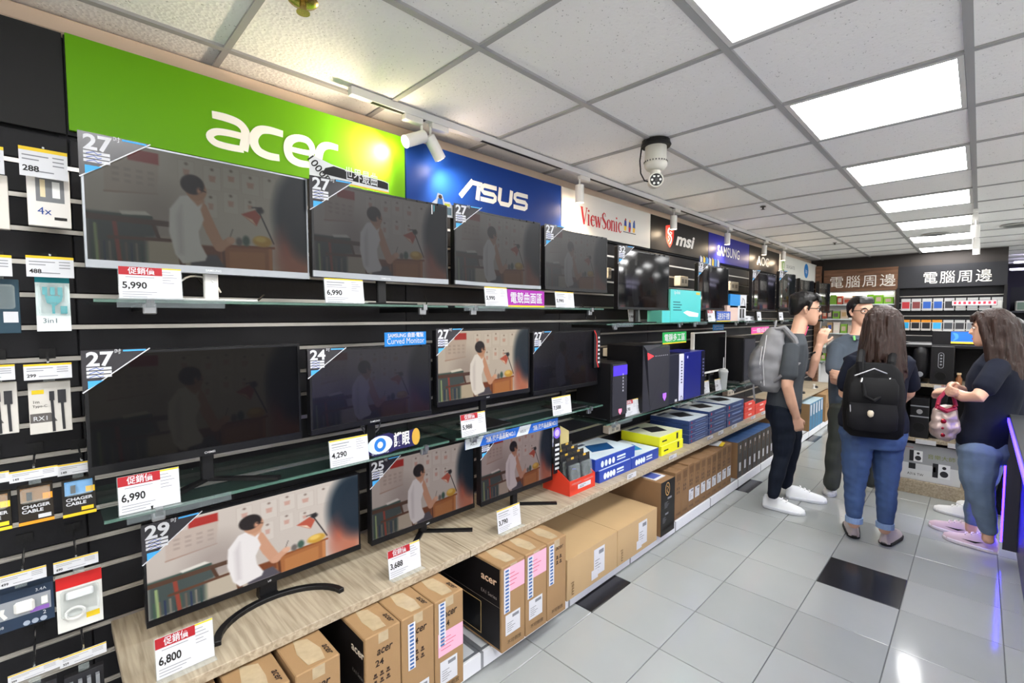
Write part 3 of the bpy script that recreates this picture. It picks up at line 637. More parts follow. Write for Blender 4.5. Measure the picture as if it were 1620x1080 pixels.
def shelf_sign(label, quad, zs, rgb, txt, col=PAPER, edge=YEL):
    c = bz((quad[2][0]+quad[3][0])/2, (quad[2][1]+quad[3][1])/2, zs); X = max(min(c.x, XF+.0), XW+.02)
    t, w, h = card('shelf_sign', label, quad, X, 'sign', m=C(*rgb)); t.location.z = zs; 
    MB().rect(0, w, 0, h*.1, -.0008).build('edge_band', edge, t); text(txt, h*.5, col, t, w/2, h*.28, -.0012, width=w*.86, bold=.012)
    MB().prism([(0, 0), (w, 0), (w, .004), (0, .004)], .002, .05).build('foot', ACRYL, t); return t
shelf_sign('purple area sign standing on the upper glass shelf', [(800, 455), (858, 457), (864, 483), (806, 483)], ZT[1], (150, 40, 150), '電競曲面區')
shelf_sign('green area sign standing behind the computer towers', [(1044, 539), (1084, 537), (1087, 554), (1052, 557)], 1.31, (30, 150, 70), '電腦多工區')
shelf_sign('blue and white promotion sign on the upper shelf beside teal boxes', [(1131, 492), (1153, 493), (1158, 508), (1136, 509)], ZT[3], (36, 80, 170), '送好禮')
shelf_sign('pink area sign above the dark tower by the grey backpack', [(1186, 528), (1216, 527), (1216, 537), (1191, 539)], 1.33, (214, 70, 150), '一體成型')
t, w, h = card('topper_card', 'sky-blue topper card with white lettering on the dark curved monitor', [(608, 526), (674, 524), (674, 545), (609, 548)], -1.745, m=C(30, 120, 196))
text('Curved Monitor', .026, PAPER, t, w/2, h*.16, -.001, width=w*.9); text('SAMSUNG 曲面‧電競', .016, PAPER, t, w/2, h*.64, -.001, width=w*.86, bold=.02)
t, w, h = card('cutout_card', 'dark cutout sign with a large blue eye standing on the middle glass shelf', [(580, 680), (662, 672), (664, 697), (584, 713)], -1.67, m=C(34, 30, 78), pts=[(0, .2), (.1, 0), (.4, .02), (.55, .12), (.9, .1), (1, .35), (1, .8), (.9, 1.05), (.75, .95), (.55, .85), (.4, 1.1), (.15, 1.05), (0, .7)])
t.location.z = ZM[0]
MB().flat(arc(.22*w, .55*h, .055, .036, 0, 345, 18), -.0008).build('eye_white', C(200, 215, 235), t); MB().flat(arc(.22*w, .55*h, .026, .028, 0, 345, 16), -.0012).build('iris', C(40, 110, 190), t); MB().flat(arc(.22*w, .55*h, .012, .013, 0, 345, 12), -.0016).build('pupil', C(235, 240, 245), t)
text('護眼', .045, C(225, 225, 220), t, w*.64, h*.34, -.0012, bold=.02, width=w*.32); MB().flat(arc(.93*w, .6*h, .02, .036, 0, 345, 14), -.001).build('gold_badge', C(190, 150, 60), t); text('SAMSUNG', .012, PAPER, t, w*.22, h*.08, -.0012)
# blue banner strip across the top of the third monitor
t, w, h = card('topper_card', 'long blue banner card with white slogans above a pinkish monitor', [(735, 695), (882, 661), (883, 675), (737, 710)], -1.685, m=C(34, 96, 190)); 
for a in (0, .50): MB().flat([(a*w, 0), ((a+.13)*w, 0), ((a+.17)*w, h), (a*w+(.0 if a == 0 else .04*w), h)], -.0008).build('silver_field', C(196, 202, 206), t); text('ASUS', .014, INK, t, (a+.075)*w, h*.3, -.0012); text('創新與產品品質NO.1', .022, PAPER, t, (a+.34)*w, h*.25, -.0012, width=w*.30, bold=.03)
t, w, h = card('side_strip', 'narrow black side strip with violet disc and white badges on a monitor edge', [(872, 676), (884, 674), (888, 746), (880, 748)], -1.69, m=C(22, 22, 26))
MB().flat(arc(w*.5, h*.86, .032, .032, 0, 345, 18), -.0008).build('violet_disc', C(110, 80, 200), t); MB().flat(arc(w*.5, h*.86, .02, .02, 0, 345, 18), -.0012).build('disc_centre', C(190, 170, 235), t)
for k in range(6): MB().rect(w*.2, w*.85, h*(.08+.1*k), h*(.13+.1*k), -.0008).build('badge_print', C(205, 208, 210), t)
t, w, h = card('side_strip', 'narrow red-edged strip with white badges on the dark monitor far edge', [(936, 522), (950, 523), (949, 580), (944, 582)], -1.742, m=C(26, 24, 28))
MB().stroke([(0, h), (w*.3, h*.9), (w*.45, h*.7), (w*.4, h*.2), (w*.7, 0)], .008, -.0008).build('red_edge', C(214, 50, 50), t)
for k in range(7): MB().rect(w*.62, w*.9, h*(.12+.11*k), h*(.17+.11*k), -.001).build('badge_print', C(200, 202, 206), t)
t, w, h = card('topper_card', 'busy blue yellow and white topper card on a curved monitor below the dragon shield', [(1107, 406), (1139, 412), (1139, 423), (1107, 417)], -1.76, m=C(40, 60, 130))
for k in range(7): MB().flat([((.02+.14*k)*w, .1*h), ((.11+.14*k)*w, .0), ((.12+.14*k)*w, .9*h), ((.03+.14*k)*w, 1.2*h)], -.0008).build('print', [PAPER, C(220, 190, 50), C(90, 150, 210)][k % 3], t)
t, w, h = card('topper_card', 'small blue topper card on the white-framed monitor', [(1128, 513), (1145, 513), (1145, 522), (1128, 522)], -1.835, m=C(40, 130, 200)); text('SAMSUNG', .018, PAPER, t, w/2, h*.55, -.001, width=w*.8); text('Curved', .02, PAPER, t, w/2, h*.12, -.001, width=w*.8)
# ================================================================ price tags standing on the shelves
def price_tag(quad, zs, price, label, red=False, small=False):
    c = bz((quad[2][0]+quad[3][0])/2, (quad[2][1]+quad[3][1])/2, zs); X = min(c.x, -1.54 if zs < .6 else XF+.004); X = max(X, -1.9)
    a = [bx(*p, X) for p in quad]; y0 = (a[0].y+a[3].y)/2; w = ((a[1].y-a[0].y)+(a[2].y-a[3].y))/2; h = ((a[0].z-a[3].z)+(a[1].z-a[2].z))/2
    t = thing('price_tag', label, 'price tag', (X, y0, zs), W90, -.12, group='standing price tags')
    MB().box(-.002, w+.002, .001, .0025, 0, h).box(-.002, w+.002, -.03, .0025, 0, .002).build('holder', ACRYL, t)
    MB().box(0, w, -.0008, .0008, .002, h-.001).build('paper', PAPER, t)
    if small: 
        MB().rect(w*.08, w*.5, h*.35, h*.5, -.0014).build('price', INK, t); MB().rect(w*.1, w*.85, h*.7, h*.75, -.0014).rect(w*.1, w*.7, h*.58, h*.62, -.0014).build('small_print', INKGREY, t); return t
    if red:
        MB().rect(0, w*.68, h*.74, h-.001, -.0012).build('red_band', RED, t); text('促銷價', h*.16, PAPER, t, w*.35, h*.79, -.0016, 'band_lettering', width=w*.42, bold=.012)
        MB().rect(w*.68, w, h*.95, h-.001, -.0012).build('yellow_band', YEL, t)
    else: MB().rect(0, w, h*.94, h-.001, -.0012).build('yellow_band', YEL, t)
    text(price, h*.20, INK, t, w*.04, h*.34, -.0014, 'price', align='LEFT', bold=.025, width=w*.38)
    sp = MB()
    for k in range(5): sp.rect(w*.68, w*(.82+.1*((k*37) % 3)/2), h*(.86-.085*k), h*(.875-.085*k), -.0014)
    for k in range(3): sp.rect(w*.04, w*(.42+.08*k), h*(.08+.07*k), h*(.095+.07*k), -.0014)
    if not red: sp.rect(w*.05, w*.5, h*.82, h*.85, -.0014).rect(w*.05, w*.44, h*.72, h*.745, -.0014).rect(w*.05, w*.55, h*.64, h*.655, -.0014)
    else: sp.rect(w*.1, w*.55, h*.67, h*.685, -.0014)
    sp.build('small_print', INKGREY, t); return t
for q, z, p, l, r in [
    ([(187, 419), (287, 420), (289, 472), (190, 471)], ZT[0], '5,990', 'red-banded price tag 5,990 on the upper shelf below the silver-chinned monitor', True),
    ([(512, 438), (574, 440), (578, 479), (518, 479)], ZT[0], '6,990', 'yellow-edged price tag 6,990 on the upper shelf', False),
    ([(765, 452), (802, 454), (806, 485), (772, 484)], ZT[1], '5,990', 'yellow-edged price tag 5,990 beside the purple sign', False),
    ([(877, 459), (906, 461), (912, 486), (883, 486)], ZT[1], '5,990', 'yellow-edged price tag under the all-black upper monitor', False),
    ([(992, 488), (1011, 489), (1016, 510), (999, 510)], ZT[2], '7,988', 'yellow-edged price tag under the large curved monitor', False),
    ([(1118, 491), (1130, 492), (1134, 510), (1124, 510)], ZT[3], '8,990', 'red-banded price tag next to the blue promotion sign', True),
    ([(185, 756), (282, 740), (287, 797), (190, 814)], ZM[0], '6,990', 'red-banded price tag 6,990 below the wide dark monitor', True),
    ([(520, 698), (581, 688), (586, 727), (526, 740)], ZM[0], '4,290', 'yellow-edged price tag 4,290 beside the eye cutout', False),
    ([(728, 660), (766, 652), (773, 685), (734, 694)], ZM[1], '5,988', 'red-banded price tag 5,988 below the bright warm monitor', True),
    ([(872, 630), (902, 626), (907, 653), (879, 658)], ZM[1], '7,588', 'yellow-edged price tag under the dark red-stripped monitor', False),
    ([(987, 635), (1006, 631), (1012, 654), (992, 658)], ZM[2], '31,900', 'red-banded price tag between the two towers, first of the pair', True),
    ([(1006, 631), (1024, 626), (1029, 648), (1012, 654)], ZM[2], '33,900', 'yellow-edged price tag between the two towers, second of the pair', False),
    ([(1049, 621), (1060, 617), (1065, 636), (1051, 641)], ZM[2], '29,900', 'price tag with red corner in front of the white-striped tower', True),
    ([(1081, 613), (1094, 608), (1099, 627), (1087, 631)], ZM[3], '16,900', 'red-banded price tag in front of the blue tower', True),
    ([(1110, 604), (1120, 602), (1126, 620), (1113, 623)], ZM[3], '4,990', 'plain price tag below the white-framed monitor', False),
    ([(1130, 601), (1140, 598), (1145, 615), (1135, 618)], ZM[3], '5,290', 'yellow-topped price tag beside the foam cup', False),
    ([(245, 1010), (335, 985), (342, 1038), (249, 1076)], ZW, '6,800', 'red-banded price tag 6,800 at the near corner of the oak shelf', True),
    ([(613, 873), (662, 858), (670, 896), (619, 915)], ZW, '3,688', 'red-banded price tag 3,688 on the oak shelf', True),
    ([(786, 807), (822, 799), (827, 829), (791, 843)], ZW, '3,790', 'yellow-edged price tag 3,790 on the oak shelf', False)]:
    price_tag(q, z, p, l, r)
for k, (x, yv, ww, hh) in enumerate([(925, 766, 20, 15), (1000, 752, 14, 14), (1065, 722, 12, 11), (1124, 692, 9, 9), (1141, 684, 8, 9), (1162, 674, 8, 9), (1192, 660, 7, 8), (1208, 653, 6, 7)]):
    a = bx(x-ww/2, yv+hh/2, XWF+.004); b = bx(x+ww/2, yv-hh/2, XWF+.004)
    t = thing('edge_label', '%s small white price label from the red cable display along the oak shelf edge' % ORD[k], 'price label', (XWF+.0012, a.y, a.z), W90, group='labels on the oak shelf edge')
    w, h = b.y-a.y, b.z-a.z; MB().box(0, w, -.001, .001, 0, h).build('paper', PAPER, t); MB().rect(w*.1, w*.6, h*.6, h*.75, -.0016).rect(w*.1, w*.45, h*.25, h*.45, -.0016).build('print', INKGREY, t)
# ================================================================ hanging accessories on the slatwall by the camera
def hook(px0, py0, px1, py1, price, label, X=-1.80):
    a = bx(px0, py1, X); b = bx(px1, py0, X); w, h = b.y-a.y, b.z-a.z; yc = (a.y+b.y)/2
    t = thing('slatwall_hook', label, 'display hook', (XW, yc, b.z), W90, group='price hooks on the slatwall')
    MB().box(-.018, .018, -.004, 0, .0, .03).build('back_clip', BLACK, t); MB().tube([(0, 0, .012), (0, XW-X+.01, .008), (0, XW-X, .004)], .0028, 6).build('rod', CHROME, t)
    c = MB().box(-w/2, w/2, XW-X-.001, XW-X+.001, -h, 0).build('label_card', PAPER, t); y = XW-X-.0016
    MB().rect(-w/2, w/2, -h*.12, 0, y).build('yellow_band', YEL, c); text(price, h*.2, INK, c, -w*.44, -h*.82, y, 'price', align='LEFT', bold=.025)
    sp = MB().rect(-w*.44, w*.1, -h*.3, -h*.26, y).rect(-w*.44, -w*.1, -h*.44, -h*.4, y).rect(-w*.2, w*.2, -h*.82, -h*.78, y)
    for k in range(3): sp.rect(w*.18, w*.42, -h*(.28+.14*k), -h*(.24+.14*k), y)
    sp.build('small_print', INKGREY, c)
def pack(px0, py0, px1, py1, label, base, X=-1.84, depth=.022):
    a = bx(px0, py1, X); b = bx(px1, py0, X); w, h = b.y-a.y, b.z-a.z
    t = thing('hanging_pack', label, 'accessory pack', (X, (a.y+b.y)/2, a.z), W90, group='hanging accessory packs')
    box('back_card', base, -w/2, w/2, 0, depth, 0, h, t, bevel=.001)
    MB().prism([(-.012, 0), (.012, 0), (.012, .02), (-.012, .02)], depth*.4, depth*.5).build('hang_tab', ACRYL, t, (0, 0, h))
    return t, w, h, -.0008
def prect(t, nm, w, h, y, x0, x1, z0, z1, m): return MB().rect(-w/2+w*x0, -w/2+w*x1, h*z0, h*z1, y).build(nm, m, t)
def blister(t, w, h, x0, x1, z0, z1, d=.018):
    MB().box(-w/2+w*x0, -w/2+w*x1, -d, 0, h*z0, h*z1).build('blister', ACRYL, t, bevel=.005)
hook(31, 243, 106, 276, '288', 'price hook 288 in the top row by the white cable pack'); hook(-70, 233, 5, 265, '298', 'price hook cut off by the picture edge, top row')
t, w, h, y = pack(45, 272, 109, 355, 'white cable pack with photo window, top row', C(222, 218, 214)); prect(t, 'window', w, h, y, .2, .86, .42, .82, C(120, 122, 126)); prect(t, 'plug_print', w, h, y-.0005, .3, .42, .5, .8, C(220, 205, 170)); prect(t, 'plug_print', w, h, y-.0005, .58, .76, .5, .78, C(230, 230, 230)); text('4x', h*.13, C(40, 70, 140), t, -w*.12, h*.2, y-.0005); prect(t, 'print', w, h, y, .6, .9, .12, .17, INK)
t, w, h, y = pack(-50, 278, 11, 357, 'pale boxed cable pack cut off by the picture edge, top row', C(214, 208, 200))
hook(42, 408, 116, 437, '488', 'price hook with pale curled label in the second row'); hook(-56, 404, 18, 434, '399', 'price hook cut off by the picture edge, second row')
t, w, h, y = pack(59, 438, 109, 524, 'clear pack with teal three-way cable, second row', C(200, 214, 214)); prect(t, 'header', w, h, y, 0, 1, .88, 1, C(30, 130, 140)); prect(t, 'footer', w, h, y, 0, 1, 0, .28, C(216, 224, 224)); text('3in1', h*.09, C(70, 90, 100), t, -w*.1, h*.15, y-.0005)
cb = MB()
for k in range(3): cb.box(-w*.3+w*.22*k, -w*.16+w*.22*k, -.010, -.002, h*.66, h*.8)
cb.stroke([(-w*.2, h*.66), (-w*.15, h*.52), (w*.05, h*.48), (w*.2, h*.55), (w*.25, h*.66)], .006, -.006); cb.stroke([(0, h*.66), (0, h*.32)], .006, -.006); cb.box(-.01, .012, -.01, -.002, h*.52, h*.64); cb.box(w*.2, w*.4, -.01, -.002, h*.32, h*.46)
cb.build('teal_cable', C(30, 150, 160), t); blister(t, w, h, .08, .92, .3, .86)
t, w, h, y = pack(-35, 442, 29, 528, 'dark boxed pack cut off by the picture edge, second row', C(40, 64, 78)); prect(t, 'oval_print', w, h, y, .6, .95, .2, .4, PAPER); blister(t, w, h, .1, .9, .45, .9)
hook(38, 573, 113, 602, '299', 'price hook 299 in the third row'); hook(-52, 576, 23, 605, '299', 'price hook cut off by the picture edge, third row')
for k, (a, b, c, d, lab) in enumerate([(48, 602, 111, 688, 'grey boxed cable with two black plugs pictured, third row'), (-37, 604, 26, 692, 'grey boxed cable cut off by the picture edge, third row')]):
    t, w, h, y = pack(a, b, c, d, lab, C(196, 192, 186)); prect(t, 'yellow_label', w, h, y, .08, .36, .78, .86, YEL); text('1m', h*.06, INK, t, -w*.42, h*.6, y, align='LEFT'); text('Type-C', h*.05, INK, t, -w*.42, h*.52, y, align='LEFT'); MB().flat([(-w*.48, h*.22), (w*.15, h*.22), (0, h*.40), (-w*.48, h*.40)], y).build('dark_label', C(90, 86, 84), t); text('RX1', h*.09, PAPER, t, -w*.42, h*.26, y-.0005, align='LEFT')
    cb = MB(); cb.stroke([(w*.04, h*.65), (w*.05, h*.4), (w*.06, h*.02)], .006, y-.0006); cb.stroke([(w*.28, h*.6), (w*.29, h*.3), (w*.3, h*.04)], .006, y-.0006); cb.box(-w*.02, w*.10, -.004, 0, h*.64, h*.82); cb.box(w*.18, w*.38, -.004, 0, h*.58, h*.84); cb.build('cable_print', C(46, 46, 50), t)
hook(15, 735, 91, 765, '149', 'price hook 149 over the orange-edged cable pack'); hook(91, 724, 166, 754, '149', 'price hook 149 partly behind the wide dark monitor', X=-1.83); hook(-62, 744, 14, 774, '149', 'price hook cut off by the picture edge, fourth row')
for k, (a, b, c, d, lab, col, ed) in enumerate([(30, 762, 83, 833, 'black cable pack with orange edge and white capitals, fourth row', (40, 34, 28), (232, 150, 40)), (100, 752, 150, 820, 'black cable pack with yellow edge and blue window, fourth row', (38, 36, 34), (236, 190, 40)), (-38, 776, 16, 848, 'black and yellow cable pack cut off by the picture edge', (40, 36, 30), (236, 200, 50))]):
    t, w, h, y = pack(a, b, c, d, lab, C(*col)); prect(t, 'window', w, h, y, .08, .92, .58, .95, C(*((150, 110, 70) if k != 1 else (90, 160, 220)))); prect(t, 'edge_band', w, h, y, 0, 1, 0, .08, C(*ed)); prect(t, 'corner_flag', w, h, y-.0004, .7, .98, .6, .76, C(*ed)); text('CHAGER', h*.085, PAPER, t, 0, h*.42, y-.0004, width=w*.8, bold=.03); text('CABLE', h*.085, PAPER, t, -w*.1, h*.30, y-.0004, width=w*.6, bold=.03); prect(t, 'foot_print', w, h, y, .55, .92, .12, .22, PAPER if k == 0 else C(*ed))
    MB().box(-w*.25, -w*.1, -.008, 0, h*.64, h*.84).build('plug', C(50, 50, 54), t); blister(t, w, h, .08, .92, .58, .95)
hook(-3, 893, 73, 933, '499', 'price hook above the dark blue charger box'); hook(85, 872, 155, 908, '690', 'price hook 690 above the red-topped pack')
t, w, h, y = pack(-18, 918, 84, 1010, 'dark blue charger box with white charger in its window', C(38, 52, 72), depth=.04); prect(t, 'window', w, h, y, .05, .95, .32, .78, C(140, 144, 150)); MB().box(-w*.12, w*.2, -.012, -.001, h*.40, h*.72).build('charger', WHITE, t, bevel=.006); prect(t, 'violet_arch', w, h, y-.0004, .62, .92, .33, .44, C(130, 90, 170)); text('3.4A', h*.08, PAPER, t, w*.3, h*.85, y); text('2', h*.1, PAPER, t, w*.34, h*.2, y); text('B38', h*.07, PAPER, t, -w*.34, h*.12, y); cb = MB(); cb.stroke([(-w*.28, h*.62), (-w*.3, h*.5), (-w*.24, h*.36)], .008, y-.0006); cb.box(w*.3, w*.4, -.008, -.001, h*.5, h*.68); cb.build('cable_print', WHITE, t)
for k in range(3): MB().flat(arc(w*(.06+.13*k), h*.09, w*.055, w*.055, 0, 340, 12), y).build('badge_print', C(150, 160, 175), t)
t, w, h, y = pack(92, 896, 160, 1004, 'red-topped pack with silver charger and coiled cable', C(206, 206, 202)); prect(t, 'red_header', w, h, y, 0, 1, .78, 1, C(190, 34, 34)); MB().box(-w*.3, w*.3, -.014, -.001, h*.58, h*.72).build('charger', C(216, 218, 220), t, bevel=.004); MB().tube([(w*-.12+w*.2*math.cos(a*PI/8), -.008, h*.32+h*.1*math.sin(a*PI/8)) for a in range(17)], .004, 6, False).build('coiled_cable', WHITE, t); prect(t, 'yellow_label', w, h, y, .62, .92, .14, .24, YEL); blister(t, w, h, .08, .92, .28, .76)
hook(13, 1040, 94, 1085, '399', 'price hook in the lowest row above a dark round plug'); hook(95, 1014, 168, 1058, '329', 'price hook 329 in the lowest row')
t, w, h, y = pack(104, 1050, 164, 1130, 'pack of four cables with metal plugs, lowest row', C(44, 44, 48))
for k in range(4): MB().box(-w*.38+w*.22*k, -w*.28+w*.22*k, -.012, 0, h*.55, h*.85).build('plug', SILVER, t)
t, w, h, y = pack(22, 1072, 90, 1150, 'dark pack behind the lowest price hook', C(50, 50, 54))
# outlet boxes and cables on the slatwall
for k, (x0, y0, x1, y1, lab) in enumerate([(964, 549, 987, 564, 'above the slim violet-lit tower'), (964, 669, 986, 687, 'below the middle shelf left of the grey tower'), (1075, 637, 1091, 651, 'below the middle shelf under the white-striped tower'), (1151, 614, 1164, 627, 'below the middle shelf under the foam cup'), (1076, 438, 1092, 452, 'in warm light between two curved upper monitors'), (1155, 447, 1172, 459, 'in warm light below the royal blue sign'), (962, 424, 969, 440, 'in warm light left of the large curved monitor')]):
    a = bx(x0, y1, XW+.06); b = bx(x1, y0, XW+.06); w, h = (b.y-a.y)*.8, b.z-a.z
    t = thing('outlet_box', 'cream wall socket box '+lab, 'socket', (XW, a.y, a.z), W90, group='socket boxes on the slatwall'); box('body', mat('cream_plastic', (214, 206, 190), .45), 0, w, -.06, 0, 0, h, t, bevel=.004)
    MB().rect(w*.2, w*.45, h*.3, h*.7, -.0606).rect(w*.58, w*.82, h*.3, h*.7, -.0606).build('sockets', C(150, 145, 135), t)
def cable(pts, label, r=.004, m=None):
    o = MB().tube(pts, r, 6).build('cable', m or BLACK, None, smooth=True); return tag(o, label, 'cable')
def hang(y0, z0, y1, z1, x=-1.95, dip=.12, n=10): return [(x+.02*math.sin(i), y0+(y1-y0)*i/n, z0+(z1-z0)*i/n-dip*4*(i/n)*(1-i/n)) for i in range(n+1)]
cable(hang(.32, 1.75, .60, 1.60, dip=.10), 'black cable hanging behind the silver-chinned monitor')
cable(hang(.28, 1.60, .42, 1.60, x=-1.80, dip=-.05), 'white cable looping behind the first red price tag', .003, WHITE)
cable([(-1.93, 1.02+.05*math.cos(a/3), 1.12-.004*a+.04*math.sin(a/2)) for a in range(34)], 'grey cable coiled beside the dark curved monitor', .004, C(110, 112, 118))
cable(hang(1.30, 1.50, 1.34, 1.62, dip=.02), 'thin black cable running over the slat channel between monitors', .003)
cable(hang(1.98, .56, 2.10, .60, x=-1.85, dip=.04), 'black cable on the oak shelf behind the pinkish monitor')
cable(hang(2.62, 1.60, 2.80, 1.52, dip=.06), 'black cable dangling left of the large curved monitor', .003)
# ================================================================ cartons under the oak shelf
def carton(xf, y0, y1, z0, z1, depth, m, label, group='cartons under the oak shelf', name='carton', gap=.002):
    t = thing(name, label, 'carton', (xf, y0+gap, z0), W90, group=group); w, h = y1-y0-2*gap, z1-z0
    box('body', m, 0, w, 0, depth, 0, h, t, bevel=.003)
    return t, w, h
def tape(t, w, h, depth):
    r = random.uniform; MB().loft([[(w*r(.3, .4), .02, h+z), (w*r(.6, .7), .015, h+z), (w*r(.66, .76), .07, h+z), (w*r(.6, .7), .14, h+z), (w*r(.34, .42), .16, h+z), (w*r(.22, .32), .09, h+z)] for z in (0, .0008)]).build('lid_tape', TAPE, t); MB().rect(w*.36, w*.64, h*.90, h-.002, -.0006).build('front_tape', TAPE, t)
def side_text(t, body, hh, m, y, z, w_=None, x=-.0012, **k): return text(body, hh, m, t, x, z, y, rz=-PI/2, width=w_, **k)
ICONS = C(60, 44, 34)
def icons(t, w, h, x0, z0, s, rows_=2, cols=3, nm='icons'):
    q = MB()
    for r in range(rows_):
        for c in range(cols):
            a, b = x0+c*s*1.5, z0-r*s*1.5; q.rect(a, a+s, b, b+s*.35, -.0012).rect(a+s*.2, a+s*.8, b+s*.45, b+s, -.0012)
    q.build(nm, ICONS, t)
def shipping_label(t, x0, x1, z0, z1):
    g = MB().rect(x0, x1, z0, z1, -.0010).build('shipping_label', PAPER, t); q = MB(); w, h = x1-x0, z1-z0
    for k in range(5): q.rect(x0+w*.1, x0+w*(.4+.12*(k % 3)), z0+h*(.15+.1*k), z0+h*(.18+.1*k), -.0016)
    q.rect(x0+w*.45, x0+w*.9, z0+h*.75, z0+h*.9, -.0016).build('print', INKGREY, g)
def strip(t, x0, x1, z0, z1):
    g = MB().rect(x0, x1, z0, z1, -.0018).build('sticker_strip', PAPER, t); q = MB(); n = 12
    for k in range(n):
        a = z0+(z1-z0)*(k+.2)/n; q.rect(x0+(x1-x0)*.22, x0+(x1-x0)*.78, a, a+(z1-z0)/n*.55, -.0024)
    q.build('strip_lettering', C(60, 96, 150), g)
def pink(t, x0, x1, z0, z1):
    g = MB().rect(x0, x1, z0, z1, -.0014).build('pink_sticker', C(222, 166, 186), t); q = MB(); w, h = x1-x0, z1-z0
    for k in range(4): q.rect(x0+w*.1, x0+w*(.5+.1*(k % 3)), z0+h*(.25+.15*k), z0+h*(.28+.15*k), -.0020)
    q.build('print', C(190, 90, 110), g)
XA, ZA = -1.38, ZD+.012
GA = 'monitor cartons at the near end'
for k, (y0, y1, z1, kind, lab) in enumerate([(.17, .31, .455, 0, 'kraft monitor carton cut off at the bottom edge, nearest of all'), (.32, .465, .46, 0, 'kraft monitor carton with taped lid, second from the near end'), (.476, .615, .462, 1, 'kraft monitor carton, third from the near end, before the gap'),
        (.695, .831, .463, 2, 'kraft carton with black side next to the gap, no sticker strip'), (.831, .971, .463, 3, 'kraft carton with one long sticker strip and low white label'), (.971, 1.109, .463, 4, 'kraft carton with sticker strip over a pink sticker, last of the near group')]):
    t, w, h = carton(XA, y0, y1, ZA, z1, .44, KRAFT, lab, GA)
    tape(t, w, h, .44); text('acer', h*.075, C(40, 30, 26), t, w*.52, h*.80, -.0012, 'maker_name', shear=.2, width=w*.45, bold=.02)
    text('acer', .022, C(40, 30, 26), t, w*.80, h+.0012, .05, 'lid_lettering', rx=0, rz=math.radians(-90), shear=.2, bold=.02)
    icons(t, w, h, w*.2, h*.60, w*.12); text('24', h*.06, C(40, 30, 26), t, w*.38, h*.70, -.0012, 'size_print', bold=.02); text('不可倒放', h*.04, C(50, 38, 30), t, w*.52, h*.06, -.0012, 'foot_lettering', width=w*.6)
    if kind == 2: MB().stroke([(w*.3, h*.33), (w*.45, h*.30), (w*.62, h*.34), (w*.72, h*.38)], [.02, .018, .03, .012], -.0012).build('hand_pictogram', C(110, 80, 56), t)
    if kind in (2,): 
        MB().box(-.0008, 0, .012, .43, .012, h-.012).build('black_side', C(22, 20, 22, rough=.4), t); side_text(t, 'acer', .03, C(226, 214, 196), .05, h*.80, .09, -.0022, bold=.02); side_text(t, 'KA1 Series', .014, C(130, 126, 122), .05, h*.60, .08, -.0022)
    if kind in (3, 4): strip(t, w*(.18 if kind == 3 else .12), w*(.40 if kind == 3 else .36), h*(.48 if kind == 3 else .52), h*(.93 if kind == 3 else .97))
    if kind == 4: pink(t, w*.1, w*.97, h*.42, h*.66); shipping_label(t, w*.16, w*.76, h*.12, h*.36)
    if kind == 3: shipping_label(t, w*.2, w*.82, h*.04, h*.30)
    if kind == 1: pink(t, w*.5, w*.97, h*.30, h*.50)
for k, (y0, y1, lab) in enumerate([(1.312, 1.458, 'kraft carton with glossy black side, first of three after the gap'), (1.458, 1.605, 'kraft carton with pink sticker and strip, middle of three'), (1.605, 1.748, 'plain kraft carton with one strip, last of three beside the low wide cartons')]):
    t, w, h = carton(XA, y0, y1, ZA, .462, .44, KRAFT, lab, GA); tape(t, w, h, .44)
    strip(t, w*.08, w*.34, h*.45, h*.96)
    if k < 2: pink(t, w*.1, w*.97, h*.68, h*.97); shipping_label(t, w*.15, w*.78, h*.18, h*.42)
    else: text('acer', h*.06, C(40, 30, 26), t, w*.62, h*.86, -.0012, 'maker_name', shear=.2, width=w*.4); icons(t, w, h, w*.45, h*.74, w*.12, 2, 2)
    text('不可倒放', h*.04, C(50, 38, 30), t, w*.52, h*.07, -.0012, 'foot_lettering', width=w*.6)
    if k == 0: MB().box(-.0008, 0, .012, .43, .012, h-.012).build('black_side', C(22, 20, 22, rough=.4), t); side_text(t, 'acer', .034, C(226, 190, 160), .08, h*.76, .10, -.0022, bold=.02); side_text(t, 'EA1 Series', .016, C(150, 140, 136), .08, h*.60, .10, -.0022); MB().box(-.0018, -.0008, .012, .43, h*.52, h*.525).build('side_line', C(90, 84, 80), t); g_ = MB().box(-.0018, -.0008, .13, .36, h*.08, h*.47).build('screen_picture', C(12, 12, 14, rough=.3), t); MB().box(-.0026, -.0018, .13, .36, h*.08, h*.088).box(-.0026, -.0018, .13, .134, h*.088, h*.462).box(-.0026, -.0018, .356, .36, h*.088, h*.462).box(-.0026, -.0018, .13, .36, h*.462, h*.47).build('gold_border', C(176, 150, 104), g_)
# low wide cartons
for k, (y0, y1, lab) in enumerate([(1.805, 2.268, 'low wide kraft carton with sideways lettering, nearer of two'), (2.268, 2.735, 'low wide kraft carton with sideways lettering, farther of two')]):
    t, w, h = carton(-1.42, y0, y1, ZD+.002, .292, .50, mat('pale_kraft', (176, 148, 108), .8, noise=(6, .06)), lab)
    text('msi', h*.13, C(120, 96, 66), t, w*.12, h*.25, -.0012, 'maker_name', ry=-PI/2, bold=.02, width=h*.32); shipping_label(t, w*.50, w*.72, h*.18, h*.86); MB().box(0, w, 0, .48, h, h+.0006).build('lid_sheet', mat('pale_kraft', (176, 148, 108)), t)
    MB().rect(w*.45, w*.58, h*.12, h*.36, -.0020).build('label_corner', PAPER, t)
t, w, h = carton(-1.42, 2.78, 2.975, ZD+.002, .436, .46, KRAFT2, 'tall dark-fronted carton with gold dragon emblem'); box('black_front', C(20, 18, 18, rough=.4), 0, w, -.0012, 0, 0, h, t)
